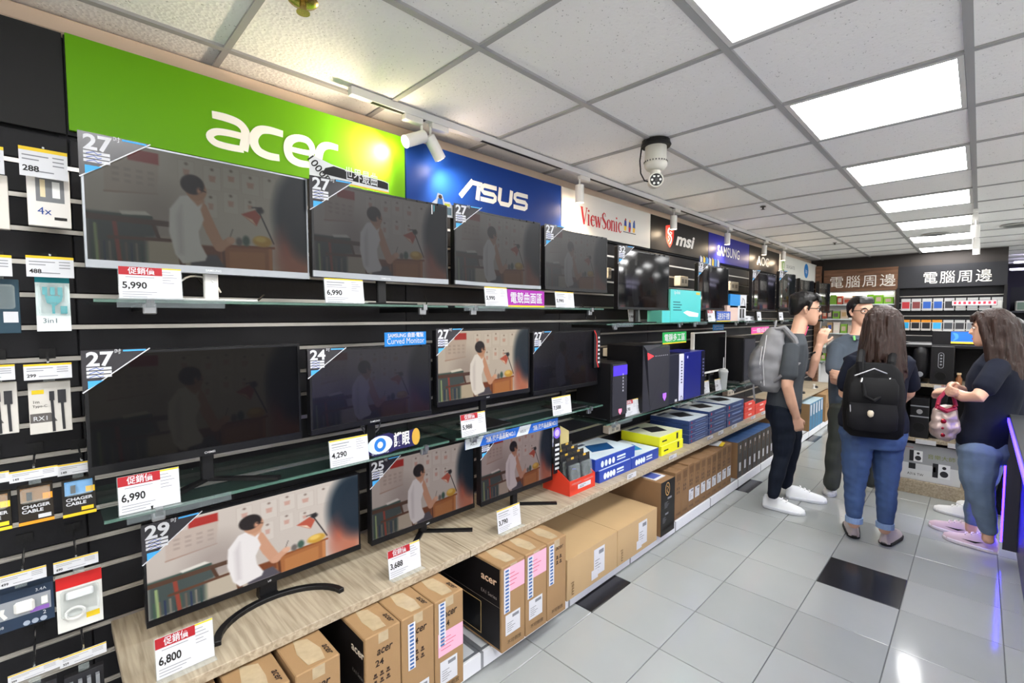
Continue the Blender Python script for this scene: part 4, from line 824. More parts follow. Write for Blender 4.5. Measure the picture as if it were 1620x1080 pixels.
MB().stroke(arc(w*.45, h*.84, .028, .042, 0, 360, 18), .006, -.0020).stroke([(w*.4, h*.9), (w*.52, h*.86), (w*.4, h*.82), (w*.5, h*.76)], .006, -.0020).build('gold_emblem', C(190, 150, 96), t)
shipping_label(t, w*.18, w*.82, h*.46, h*.70); shipping_label(t, w*.08, w*.58, h*.20, h*.42); icons(t, w, h, w*.2, h*.1, .02, 1, 5, 'gold_icons'); t.children[-1].data.materials[0] = C(170, 130, 80)
box('flyer', PAPER, .02, w*.8, .05, .25, h, h+.004, t); MB().box(.03, w*.7, .07, .2, h+.004, h+.005).build('flyer_print', C(70, 84, 150), t)
for k in range(10):
    y0 = 3.084+.1052*k
    t, w, h = carton(-1.47, y0, y0+.1052, ZD+.002, .425+.01*random.uniform(-1, 1), .44, KRAFT2, '%s narrow brown carton from the tall dark dragon carton' % ORD[k], 'row of narrow brown cartons')
    if k > 1: shipping_label(t, w*.1, w*.88, h*.22, h*.46)
    MB().rect(w*.2, w*.8, h*.80, h*.95, -.0012).build('picture_print', C(104, 76, 50), t); icons(t, w, h, w*.2, h*.62, w*.18, 2, 2); text('不可倒放', h*.04, C(60, 44, 32), t, w*.5, h*.08, -.0012, 'foot_lettering', width=w*.7); text('24', h*.05, C(60, 44, 32), t, w*.5, h*.72, -.0012, 'size_print')
t = thing('flyer', 'white flyer lying on top of the narrow brown cartons', 'flyer', (-1.50, 3.92, .4375), W90+.2); box('sheet', PAPER, 0, .18, 0, .10, 0, .003, t); box('yellow_edge', YEL, .02, .15, -.03, -.001, -.002, .0, t)
NAVYTOP = mat('navy_print', (54, 84, 130), .4, noise=(12, .25)); DKFRONT = mat('dark_brown_print', (40, 34, 32), .45)
for k in range(8):
    y0 = 4.277+.127*k
    t, w, h = carton(-1.47, y0, y0+.127, ZD+.002, .40, .44, KRAFT2, '%s dark-fronted carton with blue lid, counted from the brown cartons' % ORD[k], 'row of dark cartons with blue lids')
    box('dark_front', DKFRONT, .006, w-.002, -.0012, 0, 0, h, t); box('blue_lid', NAVYTOP, 0, w, 0, .43, h, h+.001, t); MB().rect(w*.35, w*.68, h*.18, h*.42, -.0020).build('white_label', PAPER, t); MB().rect(w*.3, w*.6, h*.68, h*.9, -.0020).build('picture_print', C(110, 96, 86), t); MB().rect(w*.45, w*.62, h*.8, h*.9, -.0026).build('bright_print', C(210, 205, 200), t)
for k in range(5):
    y0 = 5.50+.14*k; t, w, h = carton(-1.46, y0, y0+.14, ZD+.002, .42, .42, KRAFT, '%s kraft carton behind the dark jeans of the standing man' % ORD[k], 'kraft cartons behind the man'); shipping_label(t, w*.2, w*.8, h*.15, h*.45)
for k in range(5):
    y0 = 6.70+.14*k; t, w, h = carton(-1.46, y0, y0+.14, ZD+.002, .42, .42, KRAFT, '%s blue-fronted slim carton in the far row' % ORD[k], 'slim blue cartons far along the base'); box('blue_front', C(66, 116, 150), .008, w-.002, -.0012, 0, 0, h, t); MB().rect(w*.3, w*.7, h*.55, h*.95, -.002).build('white_label', PAPER, t); box('pale_lid', C(170, 190, 200), 0, w, 0, .41, h, h+.001, t)
for k in range(4):
    y0 = 7.46+.17*k; t, w, h = carton(-1.44, y0, y0+.17, ZD+.002, .45, .42, KRAFT, '%s brown carton at the far end of the base' % ORD[k], 'brown cartons at the far end'); icons(t, w, h, w*.3, h*.6, w*.12)
# ================================================================ goods on the oak shelf
t = thing('display_tray', 'red cardboard counter tray holding clear cable packs', 'display box', (-1.60, 2.055, ZW), W90)
CRD = mat('red_card', (206, 56, 34), .45)
MB().prism([(0, 0), (.245, 0), (.245, .085), (0, .085)], 0, .004).build('front', CRD, t); text('hdmi', .03, C(240, 180, 160), t, .12, .025, -.001, 'lettering')
for x in (0, .241):
    MB().loft([[(x, .004, 0), (x, .004, .085), (x, .20, .20), (x, .20, 0)], [(x+.004, .004, 0), (x+.004, .004, .085), (x+.004, .20, .20), (x+.004, .20, 0)]]).build('side', CRD, t)
MB().prism([(0, 0), (.245, 0), (.245, .30), (.16, .345), (0, .345)], .20, .204).build('back', mat('straw_card', (206, 190, 130), .6), t); box('floor_sheet', CRD, .004, .241, .004, .2, 0, .004, t)
box('title_card', PAPER, -.03, .10, .192, .196, .20, .33, t); text('HDMI 2.0', .018, C(60, 90, 150), t, .035, .28, .190, 'title'); text('高清影音', .02, C(60, 90, 150), t, .035, .235, .190, 'title')
for r in range(4):
    for c in range(2):
        t = thing('hanging_pack', 'clear cable pack, %s row from the front, %s side of the red tray' % (ORD[r], ('near', 'far')[c]), 'accessory pack', (-1.61-.044*r, 2.066+.116*c, ZW+.008+.012*r), W90, -.10, group='cable packs in the red tray')
        box('back_card', C(34, 34, 38), 0, .105, .004, .006, 0, .20, t); MB().box(.005, .10, -.016, .004, .045, .16).build('blister', ACRYL, t, bevel=.005); MB().tube([(.052+.03*math.cos(a*PI/6), -.006, .10+.036*math.sin(a*PI/6)) for a in range(13)], .006, 6, False).build('coiled_cable', C(60, 62, 66), t)
        MB().rect(0, .105, .185, .20, .0032).build('header', C(50, 46, 40), t); MB().rect(.006, .05, .01, .04, .0032).build('red_print', RED, t); MB().rect(.055, .10, .01, .04, .0032).build('silver_print', C(190, 190, 194), t); MB().rect(.04, .065, .188, .20, .002).build('gold_mark', C(200, 160, 60), t)
def flatbox(xf, y0, y1, z0, z1, depth, side, top, label, group, rz=0., art=(30, 30, 34), front='icons'):
    t = thing('product_box', label, 'product box', (xf, y0, z0), W90+rz, group=group); w, h = y1-y0-.004, z1-z0
    box('body', side, 0, w, 0, depth, 0, h, t, bevel=.0015); box('top_print', top, .004, w-.004, .004, depth-.004, h, h+.0008, t)
    MB().loft([[(w*.26, depth*.36, h+z), (w*.66, depth*.20, h+z), (w*.84, depth*.58, h+z), (w*.44, depth*.76, h+z)] for z in (.001, .0016)]).build('device_picture', C(*art), t)
    MB().loft([[(w*.08, depth*.8, h+z), (w*.5, depth*.8, h+z), (w*.5, depth*.9, h+z), (w*.08, depth*.9, h+z)] for z in (.001, .0016)]).build('top_lettering', C(60, 70, 90), t)
    q = MB()
    if front == 'icons':
        for k in range(4): q.flat(arc(w*(.16+.09*k), h*.45, h*.22, h*.28, 0, 330, 8), -.001)
        q.rect(w*.52, w*.74, h*.5, h*.66, -.001).rect(w*.52, w*.74, h*.28, h*.38, -.001); q.build('front_print', C(214, 226, 240), t)
    elif front == 'stripe':
        q.rect(w*.3, w*.85, h*.4, h*.6, -.001).build('front_print', C(120, 140, 180), t); MB().flat(arc(w*.12, h*.5, h*.2, h*.26, 0, 330, 8), -.001).build('red_mark', C(190, 60, 70), t)
    elif front == 'phone':
        q.rect(w*.72, w*.80, h*.2, h*.85, -.001).rect(w*.1, w*.3, h*.4, h*.55, -.001).build('front_print', C(30, 34, 40), t)
    else: q.rect(w*.35, w*.65, h*.35, h*.65, -.001).build('front_print', C(240, 200, 195), t)
    return t
BLUEB = mat('blue_carton_print', (34, 64, 158), .35); BLUET = mat('white_blue_top', (206, 220, 228), .35, noise=(5, .2)); GB = 'blue network boxes'
xq = lambda p: bz(*p, ZW)
a, b, c = xq((955, 767)).y, xq((1008, 745)).y, xq((1052, 726)).y
flatbox(-1.60, a, b, ZW, ZW+.075, .30, BLUEB, BLUET, 'bright blue boxed router at the bottom beside the red tray', GB, art=(30, 90, 150))
flatbox(-1.60, b+.004, c, ZW, ZW+.075, .30, BLUEB, BLUET, 'bright blue boxed router lying next to the yellow boxes', GB, art=(40, 130, 180))
flatbox(-1.61, a-.03, b+.06, ZW+.076, ZW+.150, .30, BLUEB, BLUET, 'bright blue boxed router on top of the other two', GB, art=(20, 70, 120))
YB_ = mat('yellow_carton_print', (226, 226, 30), .4); YT_ = mat('pale_yellow_top', (214, 218, 190), .4); d, e = xq((1056, 724)).y, xq((1092, 709)).y
flatbox(-1.60, d, e, ZW, ZW+.07, .32, YB_, YT_, 'acid yellow boxed router, lower of two', 'yellow network boxes', front='phone')
flatbox(-1.605, d-.02, e-.005, ZW+.071, ZW+.141, .32, YB_, YT_, 'acid yellow boxed router, upper of two', 'yellow network boxes', front='phone')
NAVY = mat('navy_carton_print', (36, 58, 108), .4); NT = mat('navy_box_top', (196, 206, 214), .4, noise=(8, .2)); st = [(1095, 704), (1125, 690), (1153, 677), (1179, 665)]
st = [xq(p).y for p in st]; NSTK = ['nearest', 'middle', 'farthest']
for s_, n in enumerate((5, 4, 3)):
    zz = ZW; hh = (.036, .05, .07)[s_]
    for k in range(n):
        flatbox(-1.60, st[s_]+.01*random.random(), st[s_+1]-.004, zz, zz+hh, .34, NAVY, NT, 'navy network box, %s from the bottom of the %s navy stack' % (ORD[k], NSTK[s_]), 'navy network boxes', front='stripe'); zz += hh+.001
rd = [xq(p).y for p in [(1182, 664), (1200, 656.5), (1220, 648)]]
REDB = mat('red_carton_print', (214, 58, 44), .4)
for s_, n in enumerate((3, 2)):
    for k in range(n): flatbox(-1.61, rd[s_]+.01, rd[s_+1], ZW+.055*k, ZW+.055*k+.053, .3, REDB, C(50, 40, 44), 'red boxed adapter, %s from the bottom of the %s red stack' % (ORD[k], ('near', 'far')[s_]), 'red adapter boxes', front='plain')
# far end: white demo mice and stands on the oak shelf, small laptop-like screens behind the man
for k, (px, py) in enumerate([(1282, 625), (1296, 615), (1268, 640)]):
    p = bz(px, py, ZW); t = thing('demo_mouse', '%s white security stand with a dark mouse on the far oak shelf' % ORD[k], 'display stand', (min(p.x, -1.62), p.y, ZW), W90, group='demo stands far along the oak shelf'); MB().lathe([(.03, 0), (.03, .006), (.012, .01), (.010, .05), (.018, .055), (.018, .062)], 12).build('stand', WHITE, t); MB().lathe([(.028, .0), (.034, .01), (.026, .026), (.006, .03)], 12, (.09, .0, .0)).build('mouse', BLACK, t, smooth=True)
# ================================================================ computer towers on the middle shelf
PCB = mat('tower_black', (18, 18, 21), .38, spec=.3); PCG = mat('tower_gunmetal', (46, 46, 54), .4, spec=.3)
def tower(y0, y1, zs, z1, xf, depth, m, label):
    t = thing('computer_tower', label, 'computer', (xf, y0, zs), W90, group='computer towers'); w, h = y1-y0, z1-zs
    box('case', m, 0, w, 0, depth, .012, h, t, bevel=.004)
    for x in (.02, w-.02):
        for yy in (.03, depth-.03): MB().lathe([(.012, 0), (.012, .012)], 8, (x, yy, 0)).build('foot', BLACK, t)
    return t, w, h
zs = ZM[2]
def yx(px, X=-1.66): return bx(px, 600, X).y
def zx(px, py, X=-1.66): return bx(px, py, X).z
t, w, h = tower(yx(967), yx(991), zs, zx(979, 573), -1.66, .28, PCB, 'slim black tower with violet light panel and shield emblem')
box('front_panel', PCG, .006, w-.006, -.01, 0, .10*h, h-.01, t, bevel=.003); box('light_panel', mat('violet_glow', (70, 50, 200), .3, emit=.5), .008, w-.008, -.0115, -.010, h*.78, h*.95, t); MB().flat([(w*.4, h*.16), (w*.5, h*.11), (w*.6, h*.16), (w*.6, h*.21), (w*.4, h*.21)], -.0116).build('shield_emblem', mat('pink_glow', (240, 120, 150), .4, emit=1.), t)
for k in range(6): MB().rect(w*.64, w*.70, h*(.5+.055*k), h*(.53+.055*k), -.0122).build('port', C(180, 182, 190), t)
t, w, h = tower(yx(1017), yx(1053), zs, zx(1035, 545), -1.66, .30, PCB, 'large gunmetal tower with faceted front and red corner light')
MB().loft([[(.0, 0, .01), (w, 0, .01), (w, 0, h), (0, 0, h)], [(.035, -.04, .02), (w-.005, -.03, .02), (w-.0, -.03, h*.97), (.0, -.03, h*.93)]]).build('front_panel', PCG, t); MB().flat([(.0, h*.90), (w*.28, h*.84), (w*.02, h*.79)], -.034).build('red_light', mat('red_glow', (230, 50, 60), .4, emit=.9), t); MB().flat([(w*.62, h*.2), (w*.7, h*.14), (w*.78, h*.2), (w*.78, h*.26), (w*.62, h*.26)], -.045).build('shield_emblem', mat('violet_emblem', (150, 90, 220), .4, emit=.8), t)
q = MB()
for k in range(7): q.rect(w*(.3+.085*k), w*(.34+.085*k), h*.83, h*.845, -.040)
q.build('ports', C(150, 150, 160), t)
t, w, h = tower(yx(1053), yx(1082), zs, zx(1068, 560), -1.66, .28, mat('tower_slate', (30, 32, 48), .4, spec=.3), 'slate tower with a white vertical strip of ports')
box('white_strip', C(200, 200, 226), w*.70, w*.96, -.004, 0, .02, h-.004, t, bevel=.002)
for k in range(8): MB().rect(w*.79, w*.87, h*(.40+.06*k), h*(.43+.06*k), -.005).build('port', C(60, 60, 80), t)
MB().stroke(arc(w*.83, h*.09, .016, .02, 0, 360, 14), .006, -.005).build('round_mark', C(40, 40, 50), t); MB().rect(w*.5, w*.62, h*.05, h*.10, -.001).build('sticker', PAPER, t)
t, w, h = tower(yx(1083), yx(1114), zs, zx(1098, 556), -1.66, .24, mat('tower_blue', (32, 40, 136), .28, metal=.3), 'glossy deep blue tower with a black edge')
box('black_edge', C(20, 20, 40, rough=.3), w*.82, w, -.003, 0, .02, h-.002, t)
for k in range(6): MB().rect(w*.88, w*.94, h*(.45+.07*k), h*(.48+.07*k), -.004).build('port', C(120, 120, 170), t)
MB().rect(w*.1, w*.16, h*.88, h*.93, -.001).build('sticker', C(170, 170, 230), t)
t, w, h = tower(5.08, 5.42, ZM[4], 1.30, -1.71, .30, PCB, 'plain black tower half hidden by the grey backpack'); box('front_panel', PCG, .01, w-.01, -.006, 0, .02, h-.02, t)
# foam cup on the shelf
c = bx(1148, 613, -1.665); t = thing('paper_cup', 'tall grey takeaway cup with lid on the middle shelf', 'cup', (-1.69, c.y, ZM[3]+.001)); MB().lathe([(.030, 0), (.036, .09), (.041, .16)], 20).build('cup', C(170, 174, 172), t, smooth=True); MB().lathe([(.044, .16), (.044, .172), (.038, .178), (.036, .19)], 20).build('lid', C(186, 188, 186), t); MB().tube([(0, 0, .18), (.0, .004, .30)], .004, 6).build('straw', C(200, 200, 200), t)
t = thing('keyboard', 'pale keyboard on the middle shelf beside the grey backpack', 'keyboard', (-1.72, 5.15, ZM[4]+.001), W90); box('body', C(190, 192, 196), 0, .3, 0, .11, 0, .015, t)
for r in range(3):
    for k in range(9): box('key', C(225, 226, 228), .012+.031*k, .038+.031*k, .012+.032*r, .038+.032*r, .015, .019, t)
# ================================================================ boxes on the upper shelf
def upbox(px0, py0, px1, py1, zs, depth, m, label, X=-1.70, sidem=None):
    a = bx(px0, py1, X); b = bx(px1, py0, X); t = thing('product_box', label, 'product box', (X, a.y, zs), W90, group='boxes on the upper shelf'); w, h = b.y-a.y, b.z-zs
    box('body', sidem or m, 0, w, 0, depth, 0, h, t, bevel=.0015); box('front_print', m, .002, w-.002, -.0008, 0, .002, h-.002, t); return t, w, h
TEAL = mat('teal_print', (70, 190, 190), .4); TEAL2 = mat('sea_green_print', (90, 170, 150), .4)
t, w, h = upbox(1060, 461, 1109, 510, ZT[2], .10, TEAL, 'large teal boxed router with white device pictured, upper shelf', sidem=TEAL2)
text('tp-link', .03, PAPER, t, w*.2, h*.86, -.0014, 'maker_name', bold=.01); MB().flat([(w*.40, h*.30), (w*.52, h*.36), (w*.92, h*.28), (w*.90, h*.16), (w*.6, h*.18)], -.0014).build('device_picture', C(236, 238, 238), t); MB().rect(w*.82, w*.96, h*.88, h*.96, -.0014).build('gold_mark', C(200, 180, 70), t)
q = MB()
for k in range(4): q.rect(w*.08, w*(.3+.05*(k % 2)), h*(.6-.08*k), h*(.63-.08*k), -.0014)
q.build('small_print', C(30, 90, 100), t)
upbox(1047, 491, 1060, 510, ZT[2], .12, TEAL, 'small teal box in front of the large teal router box', X=-1.67, sidem=TEAL2)
t, w, h = upbox(1155, 467, 1181, 487, 1.60, .09, C(30, 130, 200), 'blue and white box on top of a pinkish box, upper shelf'); MB().rect(w*.6, w, 0, h, -.0014).build('white_half', PAPER, t); MB().stroke([(w*.7, h*.3), (w*.75, h*.75), (w*.85, h*.6), (w*.9, h*.2)], .012, -.002).build('black_cable_print', INK, t)
t, w, h = upbox(1150, 484, 1180, 507, ZT[3], .09, C(206, 180, 170), 'pinkish box carrying the blue and white box, upper shelf'); MB().rect(w*.55, w, 0, h, -.0014).build('white_half', PAPER, t); MB().rect(w*.65, w*.75, h*.2, h*.8, -.002).rect(w*.8, w*.9, h*.2, h*.8, -.002).build('speaker_print', INK, t)
for k, (x0, y0, x1, y1) in enumerate([(1178, 501, 1186, 509), (1186, 500, 1192, 507), (1198, 493, 1204, 507), (1233, 480, 1239, 493)]):
    price_tag([(x0, y0), (x1, y0), (x1+2, y1), (x0+2, y1)], 1.47, '1', '%s tiny price tag after the pinkish box on the upper shelf' % ORD[k], small=True)
# ================================================================ ceiling fittings
t = thing('security_camera', 'pale dome security camera with ring of infrared lamps hanging from the ceiling', 'camera', (-1.31, 2.44, CEIL))
CCTV = mat('cctv_cream', (206, 204, 194), .4)
MB().lathe([(.075, -.001), (.075, -.018)], 24).build('mount_plate', BLACK, t); MB().lathe([(.078, -.018), (.082, -.026), (.078, -.034)], 24).build('mount_ring', C(30, 30, 32), t, smooth=True)
MB().lathe([(.058, -.030), (.060, -.11), (.062, -.125), (.062, -.14), (.048, -.16), (.03, -.165)], 24).build('housing', CCTV, t, smooth=True)
q = MB()
for k in range(24):
    a = 2*PI*k/24; q.box(.0617*math.cos(a)-.002, .0617*math.cos(a)+.002, .0617*math.sin(a)-.002, .0617*math.sin(a)+.002, -.122, -.114)
q.build('vents', C(40, 40, 42), t); MB().lathe([(.028, -.16), (.028, -.185)], 16).build('neck', CCTV, t)
hd = obj('head', MB().tube([(0, .045, -.212), (0, -.035, -.222)], .040, 22).mesh('head', CCTV, smooth=True), t, (0, 0, 0), (0, 0, math.radians(35)))
MB().tube([(0, -.0355, -.2221), (0, -.037, -.2222)], .033, 20).build('lens_plate', BLACK, hd)
for k in range(6): a = 2*PI*k/6; MB().tube([(.022*math.cos(a), -.0372, -.2222+.022*math.sin(a)), (.022*math.cos(a), -.0385, -.2222+.022*math.sin(a))], .0065, 10).build('infrared_lamp', C(230, 232, 230), hd)
MB().tube([(0, -.0372, -.2222), (0, -.039, -.2222)], .010, 12).build('lens', DARKGLOSS, hd); MB().tube([(-.07, -.03, -.02), (-.078, -.035, -.10), (-.072, -.035, -.17), (-.05, -.03, -.215), (-.03, -.02, -.222)], .004, 6).build('cord', BLACK, t, smooth=True)
t = thing('sprinkler', 'brass ceiling sprinkler at the top edge of the picture', 'sprinkler', (-1.515, .60, CEIL)); BRASS = mat('brass', (180, 160, 100), .25, metal=1); MB().lathe([(.045, -.001), (.04, -.006), (.02, -.010)], 20).build('rose', BRASS, t, smooth=True); MB().lathe([(.010, -.01), (.010, -.03), (.02, -.034), (.02, -.037)], 14).build('head', BRASS, t)
for k, (x, y_, lab) in enumerate([(-1.40, 4.55, 'small dark sprinkler between ceiling tiles above the royal blue sign'), (-1.40, 7.45, 'small dark camera far along the ceiling')]):
    t = thing('sprinkler', lab, 'sprinkler', (x, y_, CEIL)); MB().lathe([(.024, -.001), (.022, -.006), (.008, -.01), (.008, -.025), (.018, -.028)], 14).build('head', C(70, 66, 62), t)
for k, (x, y_, lab) in enumerate([(-.42, 7.55, 'round grey ceiling speaker between the far light panels'), (.24, 7.40, 'round ceiling vent right of the far light panels'), (.36, 6.1, 'round grey ceiling speaker nearest the right picture edge')]):
    t = thing('ceiling_speaker', lab, 'ceiling speaker', (x, y_, CEIL)); MB().lathe([(.13, -.001), (.13, -.008), (.11, -.010)], 26).build('ring', C(190, 190, 188), t); MB().lathe([(.105, -.0095), (.10, -.0115)], 26).build('grille', C(120, 120, 118), t)
t = thing('light_track', 'short white spotlight track under the ceiling beside the far light panels', 'light track', (-.0645, 6.0, CEIL), W90); box('rail', HEADM, 0, 2.6, -.017, .017, -.034, -.003, t)
for k, yy in enumerate((6.5, 7.6, 8.3)):
    t = thing('spotlight', '%s white spotlight on the short track before the far sign boards' % ORD[k], 'spotlight', (-.0645, yy, CEIL-.034), group='far spotlights'); MB().tube([(0, 0, 0), (0, 0, -.05)], .006).build('stem', HEADM, t); MB().tube([(0, -.01, -.05), (0, .0, -.17)], .034, 16).build('head', HEADM, t)
# ================================================================ back wall of the shop with the two sign boards
wb2 = struct(box('wall_partition', C(60, 56, 54, rough=.8), -2.19, .25, YB+.25, YB+.35, 0, CEIL+.02)); wb2['label'] = 'dark partition wall behind the far display units'
t = thing('wood_post', 'brown wooden post at the far corner beside the pale sign', 'post', (-2.0, YB-.12, 0)); box('post', WALNUT, 0, .07, 0, .1, 0, 2.36, t)
def far_sign(x0, x1, z0, z1, m, label, yy=YB-.02):
    t = thing('sign_board', label, 'sign', (x0, yy, z0), 0); w, h = x1-x0, z1-z0; box('board', m, 0, w, 0, .05, 0, h, t)
    text('電腦周邊', h*.42, LM, t, w*.53 if w < 1.1 else w*.56, h*.22, -.001, width=w*(.88 if w < 1.0 else .62), space=1.15); return t
far_sign(-1.90, -.925, 1.925, 2.285, WALNUT, 'brown wooden sign board with four white characters, left of the black one')
far_sign(-.92, .245, 1.945, 2.275, C(40, 40, 44, rough=.5), 'charcoal sign board with four white characters')
# lit display unit under the brown sign
t = thing('display_cabinet', 'white lit display cabinet with glass shelves under the brown sign board', 'cabinet', (-1.95, YB, 0), 0)
CABW = mat('cabinet_white', (214, 214, 214), .5)
box('back', CABW, 0, 1.0, .20, .22, 0, 1.92, t); box('side', CABW, 0, .02, 0, .2, 0, 1.92, t); box('side', mat('wood_side', (96, 72, 58), .5), 1.0, 1.03, -.02, .22, 0, 1.92, t); box('top', CABW, 0, 1.0, 0, .2, 1.90, 1.92, t); box('plinth', CABW, 0, 1.0, 0, .2, 0, .1, t)
box('light_tube', mat('lit_tube', (255, 252, 244), .5, emit=8), .03, .97, .04, .07, 1.86, 1.89, t)
FZ = [1.715, 1.475, 1.235, .995, .755]
for z in FZ: box('glass_shelf', mat('frosted_shelf', (206, 214, 214), .3), .02, 1.0, .0, .2, z-.02, z, t)
FC = [(170, 140, 100), (190, 170, 150), (230, 228, 224), (120, 160, 60), (200, 170, 160), (60, 90, 160), (214, 200, 190), (90, 84, 80), (220, 214, 200), (180, 80, 60)]
rs = random.Random(11)
for r, z in enumerate(FZ):
    x = -1.91; k = 0
    while x < -1.05:
        w = rs.uniform(.07, .14); h = rs.uniform(.11, .18) if r else rs.uniform(.10, .17)
        c = FC[rs.randrange(len(FC))] if not (r == 0 and x > -1.45) else (130, 190, 50)
        o = thing('product_box', 'small boxed accessory, %s on the %s shelf of the white lit cabinet' % (ORD[k], ORD[r]), 'product box', (x, YB+.02, z), 0, group='boxes in the lit cabinet'); box('body', C(*c), 0, w-.012, 0, .1, 0, h, o)
        MB().rect(w*.15, w*.7, h*.25, h*.75, -.001).build('front_print', C(*FC[(k*3+r) % len(FC)]), o); x += w; k += 1
# black slatwall unit under the charcoal sign
t = thing('slatwall_unit', 'black slatwall unit full of hanging packs under the charcoal sign board', 'display unit', (-.90, YB, 0), 0)
box('back', C(22, 22, 25, rough=.6), 0, 1.12, .06, .09, 0, 1.95, t); box('side', C(30, 28, 28), -.03, 0, -.06, .09, 0, 1.95, t); box('side', C(30, 28, 28), 1.12, 1.15, -.06, .09, 0, 1.95, t)
for k in range(12): box('channel', ALU, 0, 1.12, .054, .06, .72+.1*k-.005, .72+.1*k+.005, t)
ROWS = [(1.60, .18, [(170, 50, 56), (120, 60, 60), (50, 90, 170), (50, 90, 170), (60, 60, 64), (210, 210, 206), (200, 204, 206), (180, 180, 184), (214, 214, 210)], (222, 222, 222)), (1.30, .16, [(40, 150, 200), (30, 30, 34), (30, 30, 34), (60, 160, 210), (70, 74, 80), (60, 60, 64), (120, 124, 130), (190, 200, 40), (60, 60, 64)], (206, 132, 34))]
for r, (z, h, cols, head) in enumerate(ROWS):
    for k, c in enumerate(cols):
        o = thing('hanging_pack', '%s hanging pack in the %s row of the far black slatwall unit' % (ORD[k], ('upper', 'lower')[r]), 'accessory pack', (-.87+.122*k, YB-.03, z), 0, group='hanging packs on the far unit')
        wd = .108; box('back_card', C(*(178, 178, 178) if (r == 0 or k > 3) else (186, 182, 176)), 0, wd, 0, .03, 0, h, o); MB().rect(.010, wd-.010, h*.18, h*.74, -.001).build('front_print', C(*c), o)
        if r == 1 and k < 4: MB().rect(0, wd, h*.78, h, -.001).build('orange_header', C(*head), o)
        box('hook', CHROME, wd/2-.002, wd/2+.002, .03, .09, h-.02, h-.015, o)
t = thing('led_ticker', 'red and white lit ticker strip among the far hanging packs', 'lit sign', (-.30, YB-.10, 1.665), 0); box('body', C(40, 30, 30), 0, .46, 0, .03, 0, .075, t); MB().rect(.006, .454, .006, .069, -.001).build('lit_face', mat('ticker_face', (250, 225, 225), .4, emit=1.2), t)
q = MB()
for k in range(9): q.rect(.02+.05*k, .05+.05*k, .018, .06, -.002)
q.build('red_characters', mat('ticker_red', (230, 40, 60), .4, emit=1.), t)
# region beyond: second part of the shop, dim, violet light lines
t = thing('far_shelf_unit', 'dark shelving far beyond the charcoal sign board at the right edge', 'shelf', (.35, 11.2, 0), 0); box('back', C(40, 40, 50), 0, 2.2, .38, .40, 0, 2.0, t)
for z in (.4, .85, 1.25, 1.6): box('shelf', C(60, 62, 70), 0, 2.2, 0, .38, z-.03, z, t)
for k, (x, z, w, h, lab) in enumerate([(.40, 1.60, .34, .16, 'white boxed appliance on the far shelf by the picture edge'), (.80, 1.60, .4, .28, 'white countertop appliance on the far shelf top'), (.42, 1.25, .3, .2, 'pale boxed appliance on the lower far shelf')]):
    o = thing('appliance', lab, 'appliance', (x, 11.22, z), 0); box('body', WHITE, 0, w, 0, .3, 0, h, o, bevel=.01); box('door', C(120, 140, 130), .02, w*.65, -.006, 0, .02, h-.02, o); box('control_strip', C(150, 152, 156), w*.72, w-.02, -.006, 0, .03, h-.03, o)
VIO = mat('violet_led', (110, 80, 255), .4, emit=LED_EMIT, ergb=(56, 40, 255))
for k, (y_, z) in enumerate([(11.0, 2.36), (11.8, 2.30), (12.6, 2.36)]):
    o = box('ceiling_tube', mat('cool_tube', (235, 235, 255), .4, emit=5, ergb=(225, 220, 255)), .35, 2.6, y_, y_+.05, z, z+.03); tag(o, '%s lit ceiling tube beyond the charcoal sign board' % ORD[k], 'ceiling light', 'far ceiling tubes')
# ================================================================ speaker stand in the middle of the aisle end
YS = 5.20
t = thing('display_stand', 'oak and black display stand with shelves of speakers', 'display stand', (-.45, YS, 0), 0)
box('plinth', OAK, 0, 1.2, 0, .5, 0, .115, t, bevel=.002); box('corner_post', C(24, 24, 26), -.035, -.004, .02, .06, 0, 1.28, t); box('back', C(26, 26, 30), 0, 1.2, .48, .50, .115, 1.28, t)
box('shelf', OAK, 0, 1.2, .0, .48, .455, .48, t); box('shelf', OAK, .0, 1.2, .0, .48, .925, .95, t); box('top_shelf', C(26, 26, 28), .0, 1.2, .05, .48, 1.255, 1.275, t); box('side', C(26, 26, 30), -.004, .0, .02, .5, .115, 1.28, t)
for z, x in ((.928, .20), (.458, .10), (.458, .3)): box('price_strip', PAPER, x, x+.13, -.004, 0, z-.02, z+.018, t)
text('展示', .016, RED, t, .265, .935, -.005, 'strip_print')
def spk(px0, px1, py0, zs, label, m=PCB, yy=YS+.03, depth=.2):
    a = by(px0, py0, yy); b = by(px1, py0, yy); o = thing('speaker', label, 'speaker', (a.x, yy, zs), 0, group='speakers on the display stand'); w, h = b.x-a.x, a.z-zs; box('cabinet', m, 0, w, 0, depth, 0, h, o, bevel=.004); return o, w, h
def ring(cx, cz, r0, r1, n=18): return [(cx+r0*math.cos(2*PI*i/n), cz+r1*math.sin(2*PI*i/n)) for i in range(n)]
o, w, h = spk(1473, 1511, 547, .95, 'big black subwoofer with vertical control pill on the display stand')
MB().prism(ring(w*.45, h*.22, w*.24, h*.11), -.003, 0).build('port', C(10, 10, 11, rough=.3), o); MB().stroke(arc(w*.45, h*.78, .016, .016, 0, 180, 8)+arc(w*.45, h*.48, .016, .016, 180, 360, 8)+[(w*.45+.016, h*.78)], .004, -.002).build('control_ring', SILVER, o)
for k in range(4): MB().prism(ring(w*.45, h*(.52+.08*k), .007, .007, 12), -.004, 0).build('knob', SILVER, o)
